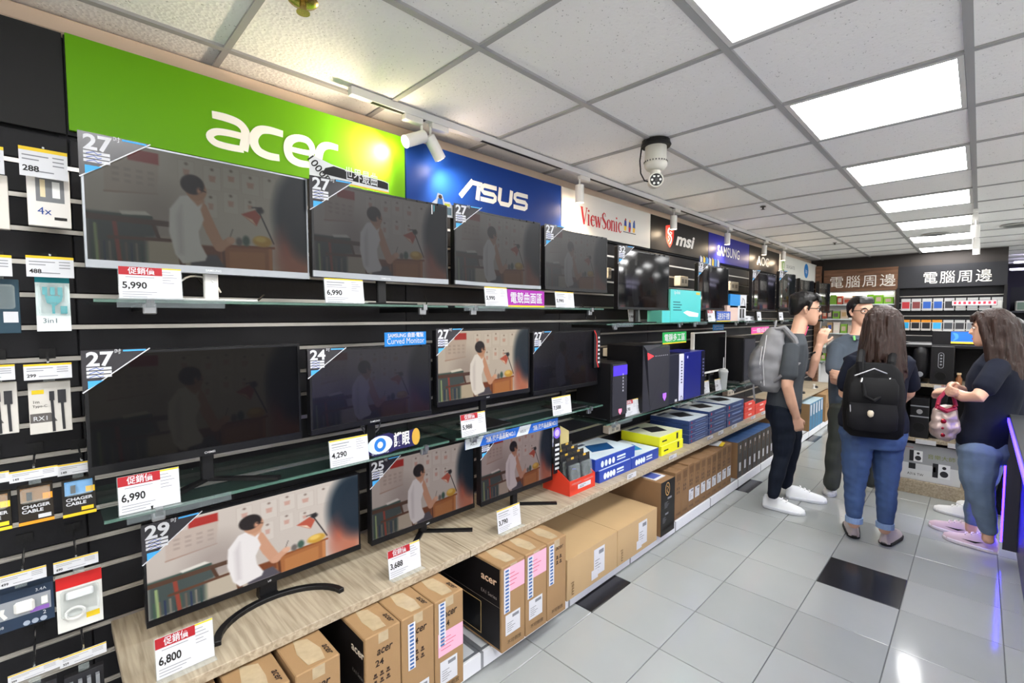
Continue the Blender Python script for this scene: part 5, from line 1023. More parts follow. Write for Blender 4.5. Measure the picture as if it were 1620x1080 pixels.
o = thing('speaker', 'slim oval satellite speaker on a foot beside the big subwoofer', 'speaker', (by(1455, 600, YS+.06).x, YS+.06, .95), 0, group='speakers on the display stand'); MB().lathe([(.05, 0), (.045, .008), (.012, .012), (.012, .04)], 18).build('foot', BLACK, o); rg = [[(math.cos(a*PI/8)*r, .0+math.sin(a*PI/8)*r*.5, z) for a in range(16)] for r, z in ((.02, .035), (.045, .06), (.052, .13), (.052, .24), (.045, .285), (.02, .305))]; MB().loft(rg).build('body', PCB, o, smooth=True); MB().prism(ring(0, .075, .022, .022), -.036, -.024).build('tweeter', SILVER, o)
o, w, h = spk(1441, 1471, 628, .48, 'small black speaker with two silver bands, lower shelf'); MB().rect(.0, w, h*.52, h*.55, -.002).rect(0, w, h*.78, h*.81, -.002).build('silver_band', SILVER, o); MB().prism(ring(w*.5, h*.66, .02, .02), -.006, 0).build('tweeter', C(150, 150, 154), o); MB().prism(ring(w*.5, h*.27, w*.32, w*.32), -.003, 0).build('woofer', C(16, 16, 18), o)
o, w, h = spk(1474, 1500, 615, .48, 'plain black subwoofer box behind the handbag, lower shelf', yy=YS+.1); MB().prism(ring(w*.5, h*.4, w*.32, w*.32), -.003, 0).build('woofer', C(14, 14, 16), o)
o = thing('coffee_jar', 'small amber bottle lamp behind the subwoofer', 'bottle', (by(1517, 600, YS+.1).x, YS+.1, .95), 0); MB().lathe([(.02, 0), (.022, .05), (.012, .07), (.012, .085)], 14).build('bottle', mat('amber', (150, 96, 60), .2), o, smooth=True); MB().lathe([(.014, .085), (.014, .10)], 12).build('cap', C(220, 190, 150), o)
o = thing('all_in_one', 'black monitor showing a blue screen with yellow bottom strip on the display stand', 'monitor', (by(1475, 523, YS+.2).x, YS+.20, 1.275), 0); w, h = by(1562, 523, YS+.2).x-by(1475, 523, YS+.2).x, by(1475, 523, YS+.2).z-1.275
box('housing', PCB, 0, w, 0, .08, 0, h, o, bevel=.003); x0 = by(1505, 523, YS+.2).x-by(1475, 523, YS+.2).x; MB().rect(x0, w-.01, .012, h-.006, -.001).build('screen', mat('blue_screen', (34, 100, 220), .3, emit=1.), o); MB().rect(x0, w-.01, .012, .028, -.002).build('yellow_strip', mat('yellow_screen', (220, 190, 60), .3, emit=.9), o); MB().stroke([(x0+.015, .035), (x0+.035, .06), (x0+.03, .085), (x0+.012, .10)], [.004, .02, .024, .004], -.0016, True).build('swoosh', mat('sky_screen', (70, 140, 230), .3, emit=.9), o)
o = thing('speaker_carton', 'white carton with printed speaker set standing on the stand plinth', 'carton', (by(1424, 750, YS+.02).x, YS+.03, .115), 0); w, h = by(1520, 700, YS+.02).x-by(1424, 700, YS+.02).x, .31
box('body', mat('carton_white', (206, 208, 210), .4), 0, w, 0, .26, 0, h, o, bevel=.002); MB().rect(.0, w, h*.46, h, -.001).build('grey_field', mat('carton_grey', (150, 152, 156), .4), o); box('lid', C(70, 66, 66), 0, w, 0, .26, h, h+.001, o)
def sp_(x, z, s): 
    g = obj('speaker_print', None, o, (x, 0, z)); MB().rect(0, s*.62, 0, s, -.0018).build('face', C(226, 228, 230), g); MB().rect(-s*.3, 0, 0, s, -.0018).build('side', C(40, 40, 44), g); MB().flat(ring(s*.31, s*.32, s*.22, s*.22), -.0024).build('woofer', C(50, 50, 54), g); MB().flat(ring(s*.31, s*.76, s*.11, s*.11), -.0024).build('tweeter', C(50, 50, 54), g)
sp_(w*.22, h*.52, h*.30); sp_(w*.64, h*.16, h*.38); MB().rect(w*.14, w*.26, h*.30, h*.46, -.0018).build('bar_print', C(40, 40, 44), o); MB().rect(w*.26, w*.60, h*.30, h*.44, -.0018).build('bar_face', C(200, 202, 206), o)
text('音樂大師', .03, C(120, 130, 60), o, w*.68, h*.66, -.002, 'title', width=w*.45); text('A316 TW', .022, INK, o, w*.26, h*.13, -.002, 'model_print', width=w*.28); text('SPEAKER', .01, RED, o, w*.14, h*.88, -.002, 'maker_name')
o = thing('carton', 'dark red flat carton lying behind the lower stand shelf', 'carton', (-.38, YS+.12, .43-.02), 0); box('body', C(96, 20, 26), 0, .7, 0, .2, 0, .042, o)
# ================================================================ black counter with violet LED strips
t = thing('counter', 'black glossy counter with violet light strips at the right picture edge', 'counter', (.15, .9, 0), -PI/2)
# local frame: x runs to smaller world y, front (-y) faces world -x; the far end is local x = -3.3
GB_ = mat('counter_black', (34, 33, 44), .38)
box('body', GB_, -3.30, 0, .06, .75, .06, .85, t, bevel=.003); box('base', C(70, 72, 76), -3.26, 0, .075, .7, 0, .06, t); box('top', mat('counter_top', (60, 62, 64), .3), -3.31, 0, 0, .78, .875, .91, t, bevel=.003)
box('light_strip', VIO, -3.30, 0, -.008, 0, .868, .888, t); box('corner_light_strip', mat('violet_led_bright', (110, 80, 255), .4, emit=40, ergb=(36, 16, 255)), -3.312, -3.294, -.010, -.001, .10, .86, t); box('under_strip', VIO, -3.28, 0, .030, .045, .858, .874, t); box('end_panel', GB_, -3.30, -3.28, .0, .06, .06, .85, t)
t = thing('red_case', 'red open case with chrome clasp lying on the counter', 'case', (.26, 3.62, .911), -PI/2+.2); box('tray', C(190, 24, 34), 0, .26, 0, .2, 0, .03, t, bevel=.004); box('lid', C(206, 30, 40), 0, .26, .18, .2, .03, .1, t, bevel=.004); box('clasp', CHROME, .1, .14, .03, .08, .03, .045, t, bevel=.003)
t = thing('paper_stack', 'white paper lying on the counter beside the red case', 'paper', (.28, 3.35, .911), -PI/2); box('sheets', PAPER, 0, .22, 0, .16, 0, .012, t)
# ================================================================ people
def evaluated(me, voxel, smooth=3, fac=.5):
    o = bpy.data.objects.new('tmp', me); TMP.collection.objects.link(o)
    r = o.modifiers.new('r', 'REMESH'); r.mode = 'VOXEL'; r.voxel_size = voxel
    if smooth: s = o.modifiers.new('s', 'SMOOTH'); s.iterations = smooth; s.factor = fac
    n = bake(o); bpy.data.objects.remove(o)
    for p in n.polygons: p.use_smooth = True
    return n
def ering(c, a, b, ra, rb, n=18): return [c+a*(ra*math.cos(2*PI*i/n))+b*(rb*math.sin(2*PI*i/n)) for i in range(n)]
UPV = Vector((0, 0, 1))
def chain(mb, pts, n=12):
    """round limb through (point, radius) with softened ends"""
    P = [Vector(p) for p, r in pts]; R = [r for p, r in pts]
    d0 = (P[0]-P[1]).normalized(); d1 = (P[-1]-P[-2]).normalized()
    P = [P[0]+d0*R[0]*.6]+P+[P[-1]+d1*R[-1]*.6]; R = [R[0]*.55]+R+[R[-1]*.55]
    mb.tube(P, R, n)
def sleeve(mb, arm, ctr, ext=.35, add=.014):
    p0, p1, p2 = (Vector(arm[i][0]) for i in range(3)); r0, r1 = arm[0][1], arm[1][1]
    chain(mb, [(p0.lerp(Vector(ctr), .35), r0+.012), (p0, r0+add), (p0.lerp(p1, .5), (r0+r1)/2+add), (p1, r1+add), (p1.lerp(p2, ext), r1+add)], 14)
def trunk(mb, rings, s, f, n=20):
    mb.loft([ering(Vector(c), s, f, a, b, n) for c, a, b in rings])
def hand(mb, W, d, nrm, side, curl=.6, k=1.):
    """palm, four fingers of unequal length and a thumb leaving the side of the palm"""
    W = Vector(W); d = Vector(d).normalized(); nrm = Vector(nrm); nrm = (nrm-d*nrm.dot(d)).normalized(); s = d.cross(nrm)*side
    mb.loft([ering(W+d*t*k, s, nrm, a*k, b*k, 12) for t, a, b in ((-.02, .026, .021), (.015, .031, .018), (.05, .040, .016), (.085, .041, .014), (.098, .036, .010))])
    for off, L, r in ((-.030, .058, .0078), (-.010, .070, .0088), (.011, .075, .009), (.031, .066, .0088)):
        p = W+(d*.088+s*off)*k; th = 0; pts = [(p-d*.02, r*k), (p, r*k)]
        for j, fr in enumerate((.45, .32, .23)):
            th += curl*(.75, .9, .6)[j]; v = d*math.cos(th)+nrm*math.sin(th); p = p+v*L*fr*k; pts.append((p, r*k*(1-.07*(j+1))))
        chain(mb, pts, 8)
    p = W+(d*.03+s*.030+nrm*.006)*k; v = (d*.65+s*.6+nrm*.45).normalized(); q = p+v*.038*k; v2 = (d*.85+s*.15+nrm*.5).normalized()
    chain(mb, [(p-v*.012, .013*k), (q, .0105*k), (q+v2*.03*k, .0088*k)], 8)
def head_geo(mb, H, k, neck):
    """skull, jaw, nose, ears in the head frame; H maps (right, forward, up) to the world"""
    s, f, u = H(1, 0, 0)-H(0, 0, 0), H(0, 1, 0)-H(0, 0, 0), H(0, 0, 1)-H(0, 0, 0)
    mb.loft([ering(H(0, y*k, z*k), s, f, a*k, b*k, 20) for z, y, a, b in ((-.118, .060, .018, .016), (-.108, .052, .034, .034), (-.085, .040, .050, .054), (-.055, .022, .061, .072), (-.015, .008, .068, .086), (.03, .0, .073, .094), (.065, -.004, .071, .090), (.095, -.007, .055, .070), (.112, -.009, .030, .04), (.118, -.01, .012, .016))])
    chain(mb, [(H(0, .086*k, .020*k), .007*k), (H(0, .098*k, -.005*k), .009*k), (H(0, .104*k, -.026*k), .0125*k)], 8)
    chain(mb, [(H(-.016*k, .084*k, -.062*k), .006*k), (H(0, .089*k, -.060*k), .0075*k), (H(.016*k, .084*k, -.062*k), .006*k)], 8)
    chain(mb, [(H(-.012*k, .081*k, -.074*k), .006*k), (H(.012*k, .081*k, -.074*k), .006*k)], 8)
    chain(mb, [(H(-.045*k, .074*k, .030*k), .010*k), (H(0, .086*k, .030*k), .010*k), (H(.045*k, .074*k, .030*k), .010*k)], 8)
    for sg in (-1, 1): chain(mb, [(H(sg*.073*k, -.004*k, .022*k), .010*k), (H(sg*.079*k, -.010*k, .005*k), .013*k), (H(sg*.073*k, .0, -.028*k), .008*k)], 8)
    chain(mb, [(H(0, -.018*k, -.05*k), .052*k), (Vector(neck[0]), .053), (Vector(neck[1]), .062)], 14)
def face_parts(root, H, k, glasses=False, lipc=(150, 84, 78), browc=(30, 26, 26)):
    L = root.location
    def P(x, y, z): return H(x*k, y*k, z*k)-L
    for sg in (-1, 1):
        MB().tube([P(sg*.018, .083, .010), P(sg*.030, .0845, .011), P(sg*.043, .0765, .009)], [.001, .0075*k, .001], 8).build('eye', C(232, 228, 224, rough=.2), root, smooth=True)
        MB().tube([P(sg*.027, .0885, .011), P(sg*.033, .0875, .0105)], .0052*k, 8).build('iris', C(28, 22, 20, rough=.15), root)
        MB().tube([P(sg*.014, .092, .031), P(sg*.030, .093, .037), P(sg*.048, .080, .032)], [.003*k, .0045*k, .002*k], 6).build('eyebrow', C(*browc), root)
    MB().tube([P(-.022, .083, -.067), P(0, .096, -.066), P(.022, .083, -.067)], [.002*k, .0042*k, .002*k], 6).build('mouth', C(*lipc), root)
    if glasses:
        g = MB()
        for sg in (-1, 1):
            c = [P(sg*.033+.026*math.cos(a*PI/8)*1.0, .101-.012*abs(math.cos(a*PI/8)) if False else .099-(.010 if sg*math.cos(a*PI/8) > .3 else 0), .010+.020*math.sin(a*PI/8)) for a in range(17)]
            g.tube(c, .0026*k, 6, False); g.tube([P(sg*.060, .089, .014), P(sg*.076, .04, .014), P(sg*.078, -.005, .010)], .0024*k, 6)
        g.tube([P(-.008, .101, .013), P(.008, .101, .013)], .0022*k, 6); g.build('glasses', C(24, 22, 24, rough=.3), root)
def head_frame(c, f, tilt=0.):
    f = Vector(f).normalized(); s = f.cross(UPV).normalized(); u = s.cross(f)
    f2 = f*math.cos(tilt)-u*math.sin(tilt); u2 = u*math.cos(tilt)+f*math.sin(tilt); c = Vector(c)
    return lambda x, y, z: c+s*x+f2*y+u2*z
SKIN = mat('skin', (200, 156, 132), .5, noise=(30, .06)); HAIRB = mat('black_hair', (16, 14, 14), .42, spec=.3, bump=(60, .6), stretch=(1, 1, .12)); HAIRBR = mat('brown_hair', (44, 28, 23), .42, spec=.3, noise=(60, .7), bump=(90, 1.), stretch=(1, 1, .07))
def wear(root, nm, mb, m, voxel=.009, smooth=4, amp=0., seed=0, freq=18., local=False):
    me0 = mb.mesh('t'); me = evaluated(me0, voxel, smooth); me.name = nm
    if amp:      # cloth folds: real relief along the normals
        rs = np.random.RandomState(seed); n = len(me.vertices); co = np.empty(n*3); no = np.empty(n*3); me.vertices.foreach_get('co', co); me.vertices.foreach_get('normal', no); co = co.reshape(-1, 3); no = no.reshape(-1, 3)
        d = np.zeros(n)
        for q in range(7):
            k = rs.normal(size=3)*freq*np.array([.7, .7, 1.3]); d += np.sin(co@k+rs.uniform(0, 6.28)+1.4*np.sin(co@(rs.normal(size=3)*freq*.5)))
        co += no*(d/7*amp*2)[:, None]; me.vertices.foreach_set('co', co.ravel()); me.update()
    me.materials.append(m)
    if not local: me.transform(Matrix.Translation(-root.location))
    return obj(nm, me, root)
def sneaker(root, heel, d, colors, L=.27, nm='shoe', mark=None):
    """heel = world point on the floor under the heel, d = toe direction"""
    d = Vector((d[0], d[1], 0)).normalized(); s = d.cross(UPV); heel = Vector(heel)-root.location; k = L/.27
    def P(x, y, z): return heel+s*x*k+d*y*k+UPV*z*k
    g = obj(nm, None, root); up = []
    for y, w, h in ((0, .020, .070), (.012, .032, .098), (.05, .038, .104), (.09, .040, .100), (.13, .043, .086), (.17, .046, .070), (.21, .046, .060), (.245, .039, .052), (.270, .016, .038)):
        up.append([P(w*math.cos(a)*(1 if math.sin(a) < .3 else .86), y, .016+(h-.016)*max(0, math.sin(a))**.8 if math.sin(a) > 0 else .016) for a in [2*PI*i/16 for i in range(16)]])
    MB().loft(up).build('upper', C(*colors[0]), g, smooth=True)
    so = []
    for z, e in ((0, -.002), (.004, .004), (.018, .005), (.024, .001)):
        so.append([P((w+e)*q, y, z) for q, pts in ((1, ((0, .012), (.02, .032), (.07, .038), (.13, .043), (.19, .047), (.235, .040), (.265, .018), (.274, .004))), (-1, ((.274, .004), (.265, .018), (.235, .040), (.19, .047), (.13, .043), (.07, .038), (.02, .032), (0, .012)))) for y, w in pts])
    MB().loft(so).build('sole', C(*colors[1]), g)
    MB().tube([P(-.024, .095, .100), P(.0, .10, .104), P(.024, .095, .100)], .004*k, 6).tube([P(-.026, .125, .087), P(0, .13, .092), P(.026, .125, .087)], .004*k, 6).tube([P(-.026, .155, .076), P(0, .16, .081), P(.026, .155, .076)], .004*k, 6).build('laces', C(*colors[2]), g)
    if mark:
        for sg in (-1, 1): MB().loft([[P(sg*.0425, .06, .060), P(sg*.044, .10, .040), P(sg*.045, .17, .046), P(sg*.044, .10, .052)], [P(sg*.0435, .06, .060), P(sg*.045, .10, .040), P(sg*.046, .17, .046), P(sg*.045, .10, .052)]]).build('side_mark', C(*mark), g)
    return g
def short_hair(root, H, k, m, fringe=.0):
    mb = MB(); s, f = H(1, 0, 0)-H(0, 0, 0), H(0, 1, 0)-H(0, 0, 0)
    mb.loft([ering(H(0, y*k, z*k), s, f, a*k, b*k, 22) for z, y, a, b in ((-.045, -.075, .045, .020), (-.02, -.062, .066, .042), (.01, -.046, .079, .062), (.04, -.032, .084, .078), (.07, -.022, .083, .090), (.095, -.016, .074, .084+fringe), (.118, -.012, .056, .064+fringe*.6), (.134, -.012, .028, .032))])
    for i in range(9):
        a = -.9+.225*i; mb.tube([H(.05*math.sin(a)*k, (.035+.01*math.cos(a))*k, .115*k), H(.064*math.sin(a)*k, (.066+fringe)*k*math.cos(a*.6), .098*k), H(.070*math.sin(a+.15)*k, (.092)*k*math.cos(a*.7), (.070-fringe*.8)*k)], [.016*k, .012*k, .005*k], 8)
    for sg in (-1, 1): mb.tube([H(sg*.072*k, .025*k, .06*k), H(sg*.076*k, .018*k, .02*k), H(sg*.075*k, .014*k, -.005*k)], [.014*k, .010*k, .006*k], 8)
    return wear(root, 'hair', mb, m, .006, 2, .0016, 4, 60.)
def long_hair(root, H, k, m, lenz=.36, bang=True, wide=1., seed=5):
    mb = MB(); s, f = H(1, 0, 0)-H(0, 0, 0), H(0, 1, 0)-H(0, 0, 0)
    mb.loft([ering(H(0, y*k, z*k), s, f, a*k*wide, b*k, 24) for z, y, a, b in ((-lenz, -.085, .055, .020), (-lenz*.9, -.075, .098, .034), (-lenz*.7, -.066, .114, .048), (-lenz*.5, -.058, .110, .058), (-lenz*.33, -.050, .104, .066), (-.06, -.040, .096, .076), (-.01, -.034, .091, .084), (.04, -.026, .088, .090), (.075, -.020, .083, .090), (.102, -.016, .068, .074), (.124, -.014, .044, .05), (.134, -.014, .018, .02))])
    for sg in (-1, 1):
        mb.tube([H(sg*.045*k, .052*k, .098*k), H(sg*.072*k, .046*k, .055*k), H(sg*.083*k, .030*k, -.02*k), H(sg*.088*k, .014*k, -.10*k), H(sg*.092*k, .01*k, -.19*k), H(sg*.085*k, .01*k, -lenz*.72*k)], [.02*k, .022*k, .024*k, .026*k, .026*k, .008*k], 10)
    if bang:
        for i in range(7): a = -.8+.27*i; mb.tube([H(.05*math.sin(a)*k, .05*k, .108*k), H(.060*math.sin(a)*k, .088*k*math.cos(a*.6), .082*k), H(.066*math.sin(a)*k, .097*k*math.cos(a*.65), .046*k)], [.018*k, .014*k, .006*k], 8)
    rs = random.Random(seed)
    for i in range(64):
        a = rs.uniform(PI*.92, PI*2.08); r0 = .088; z0 = rs.uniform(-.05, .07); zl = -lenz*rs.uniform(.72, 1.10); ph = rs.uniform(0, 6.28); fl = rs.uniform(1.05, 1.42)
        x, y = math.cos(a)*r0*wide, -.03+math.sin(a)*.085; P = []
        for q in range(7):
            t = q/6; wv = .010*math.sin(ph+t*7)*t; k2 = 1+(fl-1)*t**1.3; P.append(H((x*k2+wv)*k, (y*(1+.25*t)+wv*.6-.004)*k, (z0+(zl-z0)*t)*k))
        mb.tube(P, [.006*k, .010*k, .012*k, .012*k, .011*k, .009*k, .003*k], 6)
    return wear(root, 'hair', mb, m, .0058, 1, .002, 6, 70.)
# ---------------------------------------------------------------- man in profile with grey backpack
D = 3.71
def J(px, py, d): return bd(px, py, d)
f1 = Vector((.92, .39, 0)).normalized(); s1 = f1.cross(UPV)      # facing, and his right (towards the camera)
root = thing('person', 'person in dark grey T-shirt and navy jeans gesturing, seen in profile with glasses', 'person', (bz(1232, 800, 0)[0], bz(1232, 800, 0)[1], 0))
TS = mat('charcoal_tshirt', (62, 66, 71), .9, spec=.2, noise=(14, .12)); JN = mat('navy_jeans', (17, 23, 35), .85, spec=.2, noise=(10, .3))
torso = [(J(1238, 655, D), .150, .115), (J(1240, 632, D), .165, .122), (J(1243, 605, D), .152, .118), (J(1247, 580, D), .160, .122), (J(1251, 558, D), .180, .118), (J(1254, 543, D), .185, .098), (J(1257, 533, D), .120, .075), (J(1259, 527, D), .065, .06)]
neck = (J(1263, 523, D), J(1258, 540, D))
H1 = head_frame(J(1274, 490, D), f1+s1*.10, .08); hk = 1.0
shR, shL = J(1250, 550, D-.17), J(1256, 548, D+.17)
armR = [(J(1251, 552, D-.15), .050), (J(1248, 582, D-.19), .046), (J(1245, 610, D-.20), .040), (J(1252, 636, D-.19), .037), (J(1260, 659, D-.17), .027)]
armL = [(J(1256, 550, D+.15), .050), (J(1268, 575, D+.20), .046), (J(1283, 592, D+.16), .039), (J(1290, 568, D+.10), .035), (J(1296, 546, D+.08), .026)]
legs1 = [[(J(1237, 652, D-.085), .092), (J(1240, 690, D-.09), .082), (J(1237, 722, D-.09), .062), (J(1229, 750, D-.10), .056), (J(1222, 783, D-.10), .044)], [(J(1243, 652, D+.085), .092), (J(1252, 690, D+.10), .080), (J(1250, 718, D+.14), .060), (J(1246, 742, D+.18), .054), (J(1243, 768, D+.22), .044)]]
mb = MB(); trunk(mb, [(c, a*.88, b*.86) for c, a, b in torso], s1, f1); chain(mb, armR); chain(mb, armL); head_geo(mb, H1, hk, neck)
for l in legs1: chain(mb, [(p, r*.82) for p, r in l])
hand(mb, J(1260, 660, D-.17), J(1266, 690, D-.15)-J(1260, 660, D-.17), f1*-.2+s1*-1, 1, .75)
hand(mb, J(1297, 545, D+.08), J(1306, 515, D+.05)-J(1297, 545, D+.08), f1*.5+s1*-.8, -1, .55)
wear(root, 'body', mb, SKIN, .006, 3)
mb = MB(); trunk(mb, torso, s1, f1); sleeve(mb, armR, torso[4][0], .45); sleeve(mb, armL, torso[4][0], .4)
wear(root, 'shirt', mb, TS, .009, 4, .004, 1)
mb = MB(); trunk(mb, [(J(1237, 664, D), .155, .115), (J(1238, 650, D), .165, .12), (J(1240, 636, D), .158, .115), (J(1240, 628, D), .15, .11)], s1, f1)
for l in legs1: chain(mb, l)
wear(root, 'jeans', mb, JN, .009, 3, .006, 2, 22.)
short_hair(root, H1, 1.09, HAIRB, .012); face_parts(root, H1, hk, True)
for px, py, d in ((1207, 800, 0), (1243, 786, 0)):
    h = bz(px, py, 0); sneaker(root, (h.x, h.y, 0), f1-s1*(-.32 if px < 1220 else -.1), ((226, 228, 228), (205, 208, 212), (236, 236, 236)), .285)
wr_ = J(1292, 560, D+.095); MB().tube([wr_+RT*.042*math.cos(a*PI/6)+(RT.cross(UPV)*.5+UPV*.55)*.034*math.sin(a*PI/6)-root.location for a in range(13)], .008, 6, False).build('watch', C(20, 20, 22), root)
ln = MB().tube([H1(.05, -.03, -.11)-root.location, H1(.05, .03, -.13)-root.location, J(1268, 545, D-.06)-root.location], .004, 6).build('lanyard', C(190, 70, 110), root)
t = thing('backpack', 'light grey backpack on the back of the man in profile', 'backpack', tuple(J(1217, 617, D)))
GBK = mat('grey_nylon', (122, 122, 125), .8, spec=.2, noise=(20, .15)); b1 = -f1
def bag_at(px, py, dd=0): return J(px, py, D+dd)-t.location
def bag_rings(rings, n=20): return MB().loft([[c+s1*(a*abs(math.cos(q))**.6*(1 if math.cos(q) > 0 else -1))+f1*(b*abs(math.sin(q))**.6*(1 if math.sin(q) > 0 else -1)) for q in [2*PI*i/n for i in range(n)]] for c, a, b in rings])
wear(t, 'main_compartment', bag_rings([(bag_at(1217, 618), .10, .06), (bag_at(1216, 608), .145, .09), (bag_at(1216, 580), .15, .10), (bag_at(1219, 550), .145, .092), (bag_at(1224, 528), .13, .075), (bag_at(1228, 517), .09, .04)]), GBK, .009, 2, .007, 41, 26., True)
wear(t, 'front_pocket', bag_rings([(bag_at(1197, 608), .09, .03), (bag_at(1196, 598), .12, .05), (bag_at(1196, 575), .12, .05), (bag_at(1200, 556), .10, .04), (bag_at(1204, 546), .07, .02)]), mat('grey_nylon_dark', (108, 108, 112), .8, spec=.2), .008, 2, .006, 42, 30., True)
MB().tube([bag_at(1226, 520, -.08), bag_at(1240, 518, -.11), bag_at(1256, 536, -.14), bag_at(1264, 556, -.14), bag_at(1266, 575, -.14)], [.012, .022, .024, .02, .014], 8).build('shoulder_strap', GBK, t, smooth=True); MB().tube([bag_at(1222, 606, -.12), bag_at(1236, 594, -.2), bag_at(1254, 580, -.19), bag_at(1266, 573, -.14)], .012, 8).build('lower_strap', GBK, t, smooth=True)
MB().tube([bag_at(1193, 600, -.06), bag_at(1192, 615, -.06), bag_at(1194, 634, -.05)], .008, 6).build('hanging_strap', GBK, t); MB().tube([bag_at(1206, 548, -.09), bag_at(1202, 575, -.12), bag_at(1204, 606, -.11)], .003, 6).build('zip', C(190, 190, 192), t); MB().tube([bag_at(1213, 530, -.12), bag_at(1207, 570, -.14), bag_at(1209, 610, -.13)], .003, 6).build('zip', C(190, 190, 192), t); MB().tube([bag_at(1226, 518, -.03), bag_at(1228, 508, 0), bag_at(1226, 518, .03)], .008, 6).build('grab_loop', GBK, t)
# ---------------------------------------------------------------- man facing the camera behind
D2 = 3.93; f2 = Vector((.38, -.92, 0)).normalized(); s2 = f2.cross(UPV)       # his right is to the image left
root = thing('person', 'person with short black hair and glasses in grey-blue polo, facing the viewer', 'person', (bz(1340, 772, 0)[0], bz(1340, 772, 0)[1], 0))
PL = mat('slate_polo', (62, 72, 84), .85, noise=(14, .12)); OL = mat('olive_trousers', (52, 56, 50), .85, noise=(10, .2))
torso = [(J(1348, 645, D2), .165, .12), (J(1348, 618, D2), .17, .125), (J(1349, 590, D2), .175, .125), (J(1350, 565, D2), .19, .122), (J(1352, 548, D2), .205, .105), (J(1354, 537, D2), .15, .085), (J(1356, 529, D2), .07, .062)]
H2 = head_frame(J(1362, 494, D2), f2+s2*-.35, .02); neck = (J(1359, 522, D2), J(1354, 540, D2))
aR = [(J(1324, 551, D2), .052), (J(1320, 578, D2-.05), .048), (J(1322, 602, D2-.10), .041), (J(1342, 606, D2-.20), .038), (J(1362, 600, D2-.24), .029)]
aL = [(J(1381, 551, D2), .052), (J(1387, 578, D2-.05), .048), (J(1387, 604, D2-.10), .041), (J(1368, 608, D2-.18), .038), (J(1348, 598, D2-.2), .029)]
lg = [[(J(1331, 645, D2), .095), (J(1326, 690, D2), .080), (J(1320, 720, D2), .066), (J(1315, 768, D2), .056)], [(J(1366, 645, D2), .095), (J(1370, 690, D2+.03), .080), (J(1374, 720, D2+.08), .066), (J(1377, 762, D2+.12), .056)]]
mb = MB(); trunk(mb, [(c, a*.88, b*.86) for c, a, b in torso], s2, f2); chain(mb, aR); chain(mb, aL); head_geo(mb, H2, 1.0, neck)
for l in lg: chain(mb, [(p, r*.8) for p, r in l])
hand(mb, aR[-1][0], s2*-1+UPV*.15, f2*-1, 1, .4); hand(mb, aL[-1][0], s2+UPV*.2, f2*-1, -1, .4)
wear(root, 'body', mb, SKIN, .0065, 3)
mb = MB(); trunk(mb, torso, s2, f2); sleeve(mb, aR, torso[3][0], .4); sleeve(mb, aL, torso[3][0], .4)
mb.tube([J(1346, 531, D2-.04), J(1355, 537, D2-.10), J(1366, 531, D2-.04)], .012, 8); wear(root, 'polo_shirt', mb, PL, .009, 4, .005, 7)
MB().tube([J(1351, 531, D2-.1)-root.location, J(1352, 538, D2-.11)-root.location], .008, 8).build('green_badge', C(120, 200, 110), root)
mb = MB(); trunk(mb, [(J(1348, 655, D2), .16, .12), (J(1348, 640, D2), .172, .125), (J(1348, 628, D2), .165, .12)], s2, f2)
for l in lg: chain(mb, l)
wear(root, 'trousers', mb, OL, .009, 3, .006, 8, 20.)
short_hair(root, H2, 1.03, HAIRB, .0); face_parts(root, H2, 1.0, True)
for px, py in ((1314, 771), (1377, 764)): h = bz(px, py, 0); sneaker(root, (h.x, h.y, 0), f2+s2*(.25 if px < 1340 else -.3), ((222, 222, 220), (190, 192, 196), (232, 232, 232)), .27)
# ---------------------------------------------------------------- woman seen from behind with black backpack
D3 = 3.07; f3 = Vector((-.25, .97, 0)).normalized(); s3 = f3.cross(UPV)
root = thing('person', 'person seen from behind in navy T-shirt and blue jeans, brown shoulder-length hair', 'person', (bz(1376, 856, 0)[0], bz(1376, 856, 0)[1], 0))
NV = mat('navy_tshirt', (17, 21, 35), .9, spec=.2, noise=(14, .15)); BJ = mat('blue_denim', (48, 72, 112), .8, noise=(16, .35))
torso = [(J(1380, 690, D3), .165, .13), (J(1380, 668, D3), .18, .135), (J(1382, 640, D3), .165, .12), (J(1385, 610, D3), .165, .115), (J(1388, 585, D3), .18, .115), (J(1390, 568, D3), .195, .10), (J(1392, 557, D3), .13, .08), (J(1393, 548, D3), .06, .055)]
H3 = head_frame(J(1396, 515, D3), f3+s3*.12, .05); neck = (J(1394, 545, D3), J(1391, 562, D3))
aL3 = [(J(1349, 574, D3), .046), (J(1340, 598, D3+.02), .042), (J(1336, 622, D3+.06), .036), (J(1352, 630, D3+.2), .034), (J(1380, 622, D3+.26), .026)]
aR3 = [(J(1432, 574, D3), .046), (J(1439, 598, D3+.02), .042), (J(1437, 622, D3+.06), .036), (J(1424, 634, D3+.18), .034), (J(1398, 628, D3+.24), .026)]
lg = [[(J(1358, 690, D3), .094), (J(1354, 735, D3), .078), (J(1352, 768, D3), .060), (J(1351, 792, D3), .056), (J(1351, 818, D3), .044)], [(J(1404, 692, D3), .094), (J(1403, 738, D3-.01), .078), (J(1402, 772, D3-.02), .060), (J(1402, 800, D3-.03), .056), (J(1400, 827, D3-.04), .044)]]
mb = MB(); trunk(mb, [(c, a*.88, b*.86) for c, a, b in torso], s3, f3); chain(mb, aL3); chain(mb, aR3); head_geo(mb, H3, .96, neck)
for l in lg: chain(mb, [(p, r*.8) for p, r in l]+[(l[-1][0]+Vector((0, 0, -.05)), .034)])
hand(mb, aL3[-1][0], s3+UPV*.1, f3*-1, 1, .5); hand(mb, aR3[-1][0], -s3+UPV*.1, f3*-1, -1, .5)
wear(root, 'body', mb, SKIN, .0065, 3)
